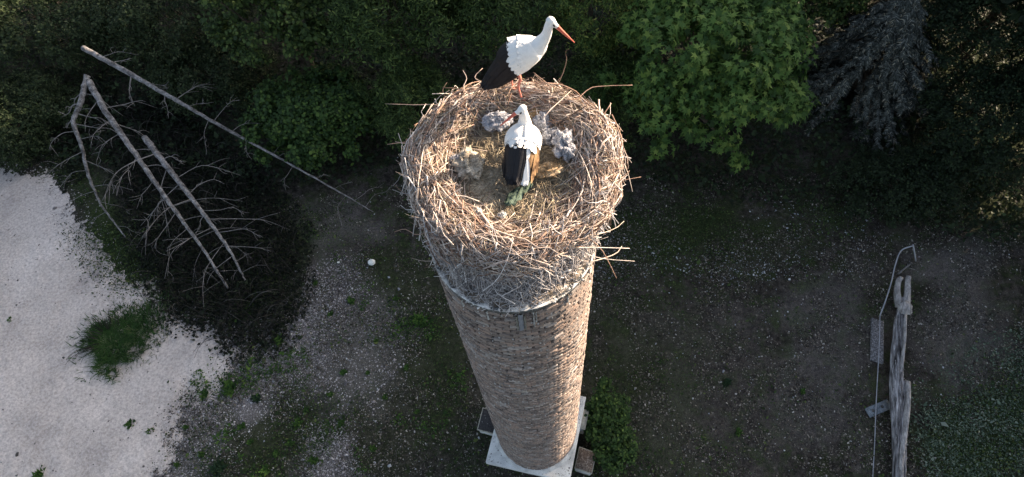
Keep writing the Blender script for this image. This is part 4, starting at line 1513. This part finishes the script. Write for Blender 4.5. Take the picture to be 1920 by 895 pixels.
# long stray sticks that stand out of the outline, as in the photograph
def stray(pix, r=.006, mat='twig_part'):
    pts = np.array([at(x, y, NZ + z) for x, y, z in pix]) - np.array([0, 0, NZ])
    if np.hypot(pts[0][0] - NCX, pts[0][1] - NCY) > .5:         # its inner end is woven into the wall
        inn = pts[0] + (np.array([NCX, NCY, pts[0][2]]) - pts[0]) * .35
        inn[2] = min(inn[2], .57)
        pts = np.vstack([inn, pts])
    c = pts.mean(0)
    V, F = tubes(curve(pts - c, 10)[None], np.linspace(r * .72, r * .3, 10)[None], 6)
    o = mk('twig', V, F, M[mat], nest, smooth=True)
    o.location = tuple(c)


for pix, r in (([(830, 200, .60), (775, 197, .57), (722, 195, .54)], .006), ([(850, 245, .6), (790, 262, .58), (726, 271, .55)], .010),
               ([(1100, 170, .6), (1130, 162, .6), (1186, 160, .58)], .006), ([(1118, 240, .55), (1130, 218, .58), (1146, 194, .62)], .011),
               ([(1050, 150, .6), (1062, 115, .66), (1060, 98, .72), (1066, 92, .76)], .006), ([(1120, 350, .5), (1160, 340, .46), (1202, 332, .42)], .007),
               ([(900, 490, .3), (850, 488, .2), (796, 503, .06)], .009), ([(1090, 490, .2), (1150, 478, .1), (1166, 462, .06)], .008),
               ([(1090, 470, .3), (1130, 485, .2), (1190, 490, .12)], .005), ([(1120, 460, .3), (1140, 490, .12), (1156, 522, -.1)], .008),
               ([(1040, 462, .42), (1110, 464, .34), (1180, 466, .26)], .008), ([(800, 330, .5), (770, 320, .46), (742, 300, .42)], .006),
               ([(780, 370, .45), (755, 360, .42), (738, 345, .4)], .006), ([(790, 440, .35), (760, 430, .28), (740, 435, .22)], .006),
               ([(830, 480, .2), (800, 490, .1), (770, 484, .0)], .005), ([(1130, 300, .5), (1150, 280, .52), (1175, 262, .5)], .005),
               ([(870, 170, .62), (875, 148, .64), (868, 132, .66)], .007), ([(840, 190, .6), (830, 170, .62), (838, 155, .63)], .007),
               ([(905, 160, .62), (890, 145, .63), (905, 128, .66)], .008), ([(1100, 440, .4), (1150, 430, .3), (1170, 415, .25)], .006),
               ([(780, 410, .5), (900, 470, .5), (925, 486, .46)], .009), ([(930, 486, .46), (1010, 430, .5), (1070, 390, .54)], .009),
               ([(770, 350, .5), (820, 420, .54), (880, 470, .5)], .010), ([(860, 470, .42), (960, 480, .38), (1050, 500, .3)], .007),
               ([(1000, 500, .25), (1040, 520, .12), (1060, 545, .02)], .005), ([(880, 520, .15), (900, 545, .06), (893, 560, .02)], .005)):
    stray(pix, r)


n = 420
a = rng.uniform(0, 6.3, n)
s_ = rng.uniform(.3, S_LIP + .2, n)
T = nest_pt(s_, a, .012)
V, F = strew(OCT_V, OCT_F, frames(np.column_stack([rng.normal(0, .5, (n, 2)), np.ones(n)]), a), T, np.column_stack([rng.uniform(.004, .014, n), rng.uniform(.004, .012, n), rng.uniform(.002, .005, n)]))
mk('dropping_spatter', V, F, M['dropping'], nest, kind='stuff')

# rubbish and lining scraps lying in the nest
def scrap(name, label, category, px, py, rad, mat, amp=.5, scale=2.4, seed=0, z=.55, bits=3):
    rad = tuple(1.25 * r for r in rad)
    p0 = at(px, py, NZ + z)
    o = thing(name, label, category, p0)
    V, F = blob(rad, 26, 36, amp * 1.1, scale * 1.6, seed)
    Vs_ = V
    V[:, 2] = np.maximum(V[:, 2], -rad[2] * .5)
    mk('clump', V + [0, 0, rad[2] * .4], F, M[mat], o, smooth=False)
    q_ = Vs_[rng.integers(0, len(Vs_), 150)]
    e_ = norm(q_ / np.array(rad) + rng.normal(0, .8, q_.shape))
    l_ = max(rad) * rng.uniform(.15, .5, 150)
    t_ = np.linspace(0, 1, 4)[None, :, None]
    P_ = q_[:, None] + e_[:, None] * l_[:, None, None] * t_ + rng.normal(0, .1, (150, 4, 3)) * l_[:, None, None] * t_
    P_[..., 2] = np.maximum(P_[..., 2], -rad[2] * .5)
    Vf, Ff_ = tubes(P_ + [0, 0, rad[2] * .4], np.full((150, 4), .0013), 4)
    mk('fibres', Vf, Ff_, M[mat], o, kind='stuff')
    for k in range(bits):
        a = rng.uniform(0, 6.3)
        q = rad[0] * rng.uniform(.7, 1.0)
        V, F = blob(np.array(rad) * rng.uniform(.25, .5), 9, 12, .5, 2.4, seed + k + 1)
        mk('tuft', V + [math.cos(a) * q, math.sin(a) * q * rad[1] / rad[0], rad[2] * .45], F, M[mat], o)


scrap('fluff_clump', 'blue grey clump of fluff left behind the sitting stork', 'clump', 934, 232, (.075, .055, .045), 'fluff_blue', seed=3)
scrap('fluff_clump', 'small cream clump beside the bill of the sitting stork', 'clump', 954, 214, (.03, .025, .03), 'fluff_tan', seed=5, bits=2)
scrap('fluff_clump', 'blue grey clump right behind the sitting stork', 'clump', 1016, 236, (.05, .06, .05), 'fluff_blue', seed=8)
scrap('fluff_clump', 'brown clump directly behind the head of the sitting stork', 'clump', 1003, 222, (.045, .055, .04), 'ochre', seed=9, bits=1)
scrap('fluff_clump', 'large pale grey clump near the right rim of the nest', 'clump', 1058, 276, (.055, .085, .055), 'fluff_blue', seed=12, amp=.7, z=.59)
scrap('fluff_clump', 'grey clump between the sitting stork and the large pale clump', 'clump', 1032, 262, (.055, .04, .045), 'fluff_blue', seed=14, z=.57)
scrap('fluff_clump', 'large tan clump on the left side of the nest floor', 'clump', 880, 312, (.075, .085, .05), 'fluff_tan', seed=17, amp=.6, z=.56)
scrap('fluff_clump', 'small grey clump at the left end of the large tan clump', 'clump', 856, 304, (.04, .03, .03), 'fluff_blue', seed=19, z=.57)
scrap('fluff_clump', 'ochre clump right of the sitting stork tail', 'clump', 1024, 322, (.085, .04, .03), 'ochre', seed=22)
scrap('fluff_clump', 'tiny white scrap on the front of the nest floor', 'scrap', 896, 397, (.022, .02, .015), 'dropping', seed=24, bits=1, z=.57)
scrap('fluff_clump', 'tiny white scrap at the front right of the green scrap', 'scrap', 942, 404, (.02, .015, .012), 'dropping', seed=25, bits=1, z=.57)
scrap('fluff_clump', 'white dropping patch on the back rim under the standing stork', 'scrap', 985, 168, (.04, .025, .012), 'dropping', seed=27, bits=2, z=.63)
g0 = at(974, 366, NZ + .55)
gs = thing('green_scrap', 'folded green scrap lying in front of the sitting stork', 'scrap', g0)
n1, n2 = 9, 7
Vv = []
for i in range(n1):
    u = i / (n1 - 1)
    for j in range(n2):
        v = j / (n2 - 1) - .5
        w_ = .11 * math.sin(.35 + u * 2.4) * (.9 + .2 * math.sin(u * 7))
        w_ *= 1 + .22 * math.sin(i * 3.7 + j * 1.1)
        x = -.10 + .19 * u + .3 * v * w_
        y = -.07 + .15 * u - .9 * v * w_
        z = .012 + .022 * (1 - abs(v) * 2) * (.3 + u) + .012 * math.sin(i * 2.6 + j * 2.3)
        Vv.append((x, y, z))
idx = np.arange(n1 * n2).reshape(n1, n2)
F = np.stack([idx[:-1, :-1], idx[1:, :-1], idx[1:, 1:], idx[:-1, 1:]], -1).reshape(-1, 4)
gsm = mk('fold', np.array(Vv), F, M['green_scrap'], gs)
md = gsm.modifiers.new('thick', 'SOLIDIFY')
md.thickness = .006


# ------------------------------------------------------------------ storks
def ell_loft(C_, Rw, Rh, k=20, side=None):
    """Closed loft of elliptic rings along a path; Rw sideways, Rh in the vertical plane."""
    C_ = np.asarray(C_, float)
    T = norm(np.gradient(C_, axis=0))
    A = norm(np.cross(np.broadcast_to([0, 0, 1.0], T.shape), T)) if side is None else np.broadcast_to(np.array(side, float), T.shape)
    A = norm(A - T * (A * T).sum(1, keepdims=True))
    B = np.cross(T, A)
    a = np.arange(k) * 2 * np.pi / k
    V = C_[:, None] + np.cos(a)[None, :, None] * A[:, None] * np.asarray(Rw)[:, None, None] + np.sin(a)[None, :, None] * B[:, None] * np.asarray(Rh)[:, None, None]
    n = len(C_)
    idx = np.arange(n * k).reshape(n, k)
    nx = np.roll(idx, -1, 1)
    F = np.stack([idx[:-1], nx[:-1], nx[1:], idx[1:]], -1).reshape(-1, 4)
    V = np.concatenate([V.reshape(-1, 3), C_[:1], C_[-1:]])
    m = n * k
    e0 = np.stack([nx[0], idx[0], np.full(k, m)], -1)
    e1 = np.stack([idx[-1], nx[-1], np.full(k, m + 1)], -1)
    return V, [F, np.concatenate([e0, e1])]


def feather(name, root, tip, up, width, mat, parent, curl=.02, blunt=.5):
    """One feather: a cupped blade with a quill ridge, from root to tip."""
    root, tip = np.array(root, float), np.array(tip, float)
    d = tip - root
    L_ = np.linalg.norm(d)
    d = d / L_
    s = norm(np.cross(up, d))
    u = np.cross(d, s)
    n1, rows = 7, []
    for i in range(n1):
        t_ = i / (n1 - 1)
        w_ = width * (min(1, .55 + t_ * 1.6) if t_ < .6 else math.sqrt(max(0.0, 1 - ((t_ - .6) / .4) ** 2 * (1 - .12 * blunt))))
        w_ = max(w_, .0015)
        c = root + d * L_ * t_ + u * curl * math.sin(t_ * 3.0)
        rows += [c - s * w_ / 2 - u * .10 * w_, c - s * w_ * .25, c + u * .002, c + s * w_ * .25, c + s * w_ / 2 - u * .10 * w_]
    top = np.array(rows)
    V = np.concatenate([top, top - u * .0025])
    idx = np.arange(n1 * 5).reshape(n1, 5)
    F = [np.stack([idx[:-1, :-1], idx[:-1, 1:], idx[1:, 1:], idx[1:, :-1]], -1).reshape(-1, 4)]
    F.append(F[0][:, ::-1] + n1 * 5)
    edge = np.concatenate([idx[:, 0], idx[-1, 1:], idx[-2::-1, -1], idx[0, -2:0:-1]])
    e2 = np.roll(edge, -1)
    F.append(np.stack([edge, edge + n1 * 5, e2 + n1 * 5, e2], -1))
    return mk(name, V, np.concatenate(F), mat, parent, smooth=True)


def stork(label, loc, fwd, body, neck, head, bill, legs, wings, shield, group='white storks at the nest', scale=1.0, dark_rear=None):
    """body: [(x, z, half height, half width)...]; neck: [(x, y, z, r)...]; head: centre; bill: (base, tip); all in metres, X forward."""
    o = thing('stork', label, 'stork', loc, group)
    ang = math.atan2(fwd[1], fwd[0])
    o.rotation_euler = (0, 0, ang)
    o.scale = (scale, scale, scale)
    pieces = []                 # (V, F, material index)
    bd_ = np.array(body, float)
    n = 26
    bb = curve(bd_, n)
    C_ = np.column_stack([bb[:, 0], np.zeros(n), bb[:, 1]])
    pieces.append((*ell_loft(C_, bb[:, 3], bb[:, 2], 24, (0, 1, 0)), 0))
    nk = curve(np.array(neck, float), 22)
    pieces.append((*ell_loft(nk[:, :3], nk[:, 3], nk[:, 3], 16), 0))
    hb, ht = np.array(bill[0], float), np.array(bill[1], float)
    hc = np.array(head, float)
    hd = norm(ht - hb)
    back = hc - hd * .048
    front = hb + hd * .012
    hp = curve([back, hc - hd * .03, hc, hc + hd * .03, front], 13)
    pieces.append((*ell_loft(hp, np.interp(np.linspace(0, 1, 13), [0, .12, .4, .7, 1], [.006, .024, .033, .024, .013]),
                             np.interp(np.linspace(0, 1, 13), [0, .12, .4, .7, 1], [.006, .026, .038, .027, .014]), 16), 0))
    bl = np.linspace(0, 1, 12)
    bp_ = hb[None] + (ht - hb)[None] * bl[:, None]
    pieces.append((*ell_loft(bp_, np.interp(bl, [0, .3, 1], [.0145, .0115, .004]), np.interp(bl, [0, .3, 1], [.020, .0145, .0045]), 12), 1))
    for lg_ in legs:
        P = curve(np.array([q[:3] for q in lg_], float), 18)
        r = np.interp(np.linspace(0, 1, 18), np.linspace(0, 1, len(lg_)), [q[3] for q in lg_])
        pieces.append((*ell_loft(P, r, r, 10, (0, 1, 0)), 2))
        ft = np.array(lg_[-1][:3], float)
        for ta in (-.55, 0, .55, math.pi):
            ln = .075 if abs(ta) < 1 else .03
            tp = ft + np.array([math.cos(ta) * ln, math.sin(ta) * ln, -.004])
            P = curve([ft, (ft + tp) / 2 + [0, 0, .008], tp], 7)
            pieces.append((*ell_loft(P, np.linspace(.006, .004, 7), np.linspace(.006, .004, 7), 8, (-math.sin(ta), math.cos(ta), 0)), 2))
    # one continuous skin: join the volumes, remesh, relax
    Vall, Fq, Ft, n0_ = [], [], [], 0
    for V, F, mi in pieces:
        Vall.append(V)
        Fq.append(F[0] + n0_)
        Ft.append(F[1] + n0_)
        n0_ += len(V)
    tmp = mk('stork_shape', np.concatenate(Vall), [np.concatenate(Fq), np.concatenate(Ft)])
    rm = tmp.modifiers.new('remesh', 'REMESH')
    rm.mode = 'VOXEL'
    rm.voxel_size = .0042
    rm.use_smooth_shade = True
    sm = tmp.modifiers.new('smooth', 'SMOOTH')
    sm.factor, sm.iterations = .5, 3
    dg = bpy.context.evaluated_depsgraph_get()
    me = bpy.data.meshes.new_from_object(tmp.evaluated_get(dg))
    bpy.data.objects.remove(tmp)
    me.name = 'stork_body'
    for mm in ('white_feather', 'red_bill', 'red_leg', 'eye_black', 'black_feather'):
        me.materials.append(M[mm])
    nf = len(me.polygons)
    cen = np.zeros(nf * 3, np.float32)
    me.polygons.foreach_get('center', cen)
    cen = cen.reshape(-1, 3)
    mi = np.zeros(nf, np.int32)
    tb = ((cen - hb) @ (ht - hb)) / ((ht - hb) @ (ht - hb))
    db = np.linalg.norm(cen - (hb + tb[:, None] * (ht - hb)), axis=1)
    mi[(tb > .05) & (db < .03)] = 1
    for lg_ in legs:
        a_ = np.array([q[:3] for q in lg_], float)
        pc = curve(a_, 30)
        dl = np.min(np.linalg.norm(cen[:, None, :2] - pc[None, :, :2], axis=2) + 3 * np.maximum(0, cen[:, None, 2] - a_[0, 2]), axis=1)
        mi[(np.min(np.linalg.norm(cen[:, None] - pc[None], axis=2), axis=1) < .020)] = 2
        mi[np.linalg.norm(cen - a_[-1], axis=1) < .09] = 2
    if dark_rear is not None:               # the folded flight feathers close over the rump
        sk_ = BodySkin(body)
        j_ = np.argmin(np.linalg.norm(cen[:, None] - sk_.C[None], axis=2), axis=1)
        mi[(sk_.x[j_] < dark_rear) & (mi == 0)] = 4
    me.polygons.foreach_set('material_index', mi)
    me.polygons.foreach_set('use_smooth', np.ones(nf, bool))
    link('body', me, o)
    # eyes with their dark skin patch
    hs = norm(np.cross([0, 0, 1.0], hd))
    hu = np.cross(hd, hs)
    for s in (-1, 1):
        V, F = blob((.0125, .005, .0075), 8, 12, 0, 1)
        Rm = np.stack([norm(hd + hu * -.15), hs, hu], -1)
        c = hc + hd * .018 + hs * s * .0285 + hu * .008
        mk('eye', V @ Rm.T + c, F, M['eye_black'], o, smooth=True)
    # wings: rows of feathers on a covert shield that lies over the flank
    for s, fe in wings:
        skin = BodySkin(body)
        g_ = [[skin.pt(x, an, .004 if 0 < i_ < 7 else -.012, s)[0] for an in np.linspace(88, -42, 12)]
              for i_, x in enumerate(np.linspace(shield[0], shield[1], 8))]
        g_ = np.array(g_)
        g_[:, 0] -= (g_[:, 0] - g_[:, 1]) * .0
        idx = np.arange(96).reshape(8, 12)
        F = np.stack([idx[:-1, :-1], idx[:-1, 1:], idx[1:, 1:], idx[1:, :-1]], -1).reshape(-1, 4)
        wobj = mk('wing', g_.reshape(-1, 3), F, M['white_feather'], o, smooth=True)
        so_ = wobj.modifiers.new('thick', 'SOLIDIFY')
        so_.thickness, so_.offset = .006, 0
        for (r_, tp, up, w_, mat, c_) in fe:
            feather('feather', r_, tp, up, w_, M[mat], wobj, c_)
    return o


class BodySkin:
    """Points on the lofted trunk, by station x and angle round it (0 = flank, 90 = back)."""
    def __init__(self, body):
        bb = curve(np.array(body, float), 60)
        self.x, self.z, self.h, self.w = bb.T
        self.C = np.column_stack([bb[:, 0], np.zeros(60), bb[:, 1]])
        self.T = norm(np.gradient(self.C, axis=0))

    def pt(self, x, ang, lift, s):
        i = int(np.argmin(np.abs(self.x - x)))
        B = np.array([-self.T[i, 2], 0, self.T[i, 0]])
        a = math.radians(ang)
        nrm = norm(np.array([0, s, 0]) * math.cos(a) / self.w[i] + B * math.sin(a) / self.h[i])
        p = self.C[i] + np.array([0, s, 0]) * self.w[i] * math.cos(a) + B * self.h[i] * math.sin(a)
        return p + nrm * lift, nrm


def row(skin, s, n, a0, a1, xr, xt, w, mat, lift=(.0, .012), tip=None, jit=.006, curl=.006):
    """A row of overlapping feathers lying on the trunk: roots at station xr, tips at xt (values interpolated over the row) or at given points."""
    out = []
    for i in range(n):
        u = i / max(1, n - 1)
        ang = a0 + (a1 - a0) * u
        r_, nr = skin.pt(np.interp(u, np.linspace(0, 1, len(xr)), xr), ang, lift[0], s)
        if tip is None:
            t_, nt_ = skin.pt(np.interp(u, np.linspace(0, 1, len(xt)), xt), ang, lift[1], s)
        else:
            q = np.array(tip, float)
            t_ = np.array([np.interp(u, np.linspace(0, 1, len(q)), q[:, c]) for c in range(3)]) * [1, s, 1]
            nt_ = nr
        t_ = t_ + rng.normal(0, jit, 3) * [1, .4, .6]
        up = norm(nr + nt_)
        out.append((r_, t_, up, w * rng.uniform(.92, 1.1), mat, curl))
    return out


feet = at(963, 178, NZ + .615)
STAND = [(-.125, .225, .018, .026), (-.09, .265, .04, .048), (-.045, .325, .085, .08), (.01, .42, .135, .112), (.09, .485, .14, .115), (.16, .525, .12, .10), (.22, .565, .085, .07),
         (.262, .605, .05, .045)]
SK = BodySkin(STAND)


def wing_standing(s):
    fe = []
    fe += row(SK, s, 9, 10, -60, (.05, .06), None, .06, 'black_feather', (-.004, 0), [(-.20, .05, .135), (-.13, .055, .155), (-.04, .05, .22)])
    fe += row(SK, s, 12, 92, -30, (.08, .06, .03), None, .066, 'black_feather', (.003, 0), [(-.272, .012, .105), (-.24, .04, .10), (-.15, .06, .15)])
    fe += row(SK, s, 10, 98, 5, (.09, .07), None, .066, 'black_feather', (.008, 0), [(-.262, .01, .15), (-.235, .04, .14), (-.17, .08, .17)])
    fe += row(SK, s, 7, 98, 30, (.09, .07), None, .06, 'black_feather', (.011, 0), [(-.215, .01, .25), (-.19, .05, .24)])
    fe += row(SK, s, 10, 94, -46, (.17, .155, .13, .10, .09), (.08, .06, .03, .01, -.02), .064, 'white_feather', (.004, .020), jit=.004, curl=.003)
    fe += row(SK, s, 4, -24, -58, (.10, .10), (-.01, -.07), .06, 'white_feather', (-.002, .012), jit=.003)
    fe += row(SK, s, 9, 92, -40, (.215, .20, .18, .16), (.135, .11, .08, .06), .06, 'white_feather', (-.003, .014), jit=.003, curl=.002)
    fe += row(SK, s, 8, 88, -35, (.245, .22, .20), (.18, .15, .11), .054, 'white_feather', (-.006, .005), jit=.003, curl=.002)
    return s, fe


stork('white stork standing on the far rim of the nest, bill pointing right', feet, (RGT[0], RGT[1]),
      body=STAND,
      neck=[(.20, 0, .55, .075), (.245, 0, .60, .056), (.278, 0, .655, .043), (.295, 0, .705, .037), (.302, 0, .75, .034), (.315, 0, .79, .034)],
      head=(.328, 0, .80), bill=((.360, 0, .765), (.505, 0, .595)),
      legs=[[(-.0, .05, .33, .022), (.015, .05, .25, .013), (-.012, .05, .17, .0105), (-.005, .05, .01, .0085)],
            [(.05, -.055, .33, .022), (.07, -.055, .25, .013), (.05, -.055, .16, .0105), (.075, -.055, .0, .0085)]],
      wings=[wing_standing(1), wing_standing(-1)], shield=(.10, .22), scale=.84, dark_rear=.055)

SIT = [(-.20, .125, .03, .045), (-.16, .14, .05, .07), (-.09, .165, .085, .105), (0, .185, .11, .138), (.09, .19, .115, .146), (.16, .19, .10, .118), (.21, .19, .065, .065), (.235, .19, .03, .03)]
SS = BodySkin(SIT)


def wing_sitting(s, stained=False):
    fe = []
    if not stained:
        fe += row(SS, s, 10, 40, -25, (.0, .0), None, .06, 'black_feather', (.0, 0), [(-.30, .085, .09), (-.22, .135, .07), (-.13, .145, .06)])
        fe += row(SS, s, 12, 102, 10, (-.02, -.01), None, .06, 'black_feather', (.005, 0), [(-.325, -.005, .115), (-.31, .07, .10), (-.24, .125, .10)])
        fe += row(SS, s, 7, 98, 45, (-.03, -.03), None, .06, 'black_feather', (.009, 0), [(-.31, .012, .145), (-.27, .085, .13)])
    else:
        fe += row(SS, s, 6, 60, 10, (.0, .0), None, .05, 'black_feather', (.0, 0), [(-.29, .04, .07), (-.24, .08, .06)])
        fe += row(SS, s, 7, 48, -5, (-.01, .0), None, .05, 'brown_feather', (.004, 0), [(-.26, .075, .09), (-.26, .10, .075), (-.16, .135, .08)])
    top = 86 if not stained else 92
    fe += row(SS, s, 8, top, -18, (.07, .07), (-.045, -.05, -.07, -.04), .07, 'white_feather', (-.003, .012), jit=.004, curl=.003)
    fe += row(SS, s, 8, 90, -22, (.13, .12), (.01, .0), .07, 'white_feather', (-.004, .008), jit=.003, curl=.002)
    fe += row(SS, s, 6, 86, -20, (.18, .17), (.08, .07), .064, 'white_feather', (-.006, .005), jit=.003, curl=.002)
    return s, fe


sit = at(981, 302, NZ + .54)
tailf = []
for k in range(7):
    u = (k - 3) / 3
    tailf.append((np.array([-.10, u * .015 - .03, .235]), np.array([-.31 + .01 * abs(u), u * .028 - .048, .10]), np.array([-.3, 0, 1.0]), .05, 'white_feather', .008))
w1, w2 = wing_sitting(1), wing_sitting(-1, True)
w1[1].extend(tailf)
stork('white stork sitting in the nest with its back to the viewer, head turned left', sit, (FWD[0] + .05, FWD[1]),
      body=SIT,
      neck=[(.15, 0, .20, .08), (.18, 0, .255, .062), (.19, .0, .315, .048), (.185, .003, .365, .040), (.178, .006, .41, .037), (.178, .01, .435, .035)],
      head=(.176, .018, .447), bill=((.160, .054, .432), (.075, .185, .345)),
      legs=[[(.0, .055, .14, .016), (.02, .055, .08, .012), (.0, .06, .01, .009)], [(.02, -.055, .14, .016), (.03, -.055, .08, .012), (.02, -.06, .01, .009)]],
      wings=[w1, w2], shield=(.0, .20), scale=.82)
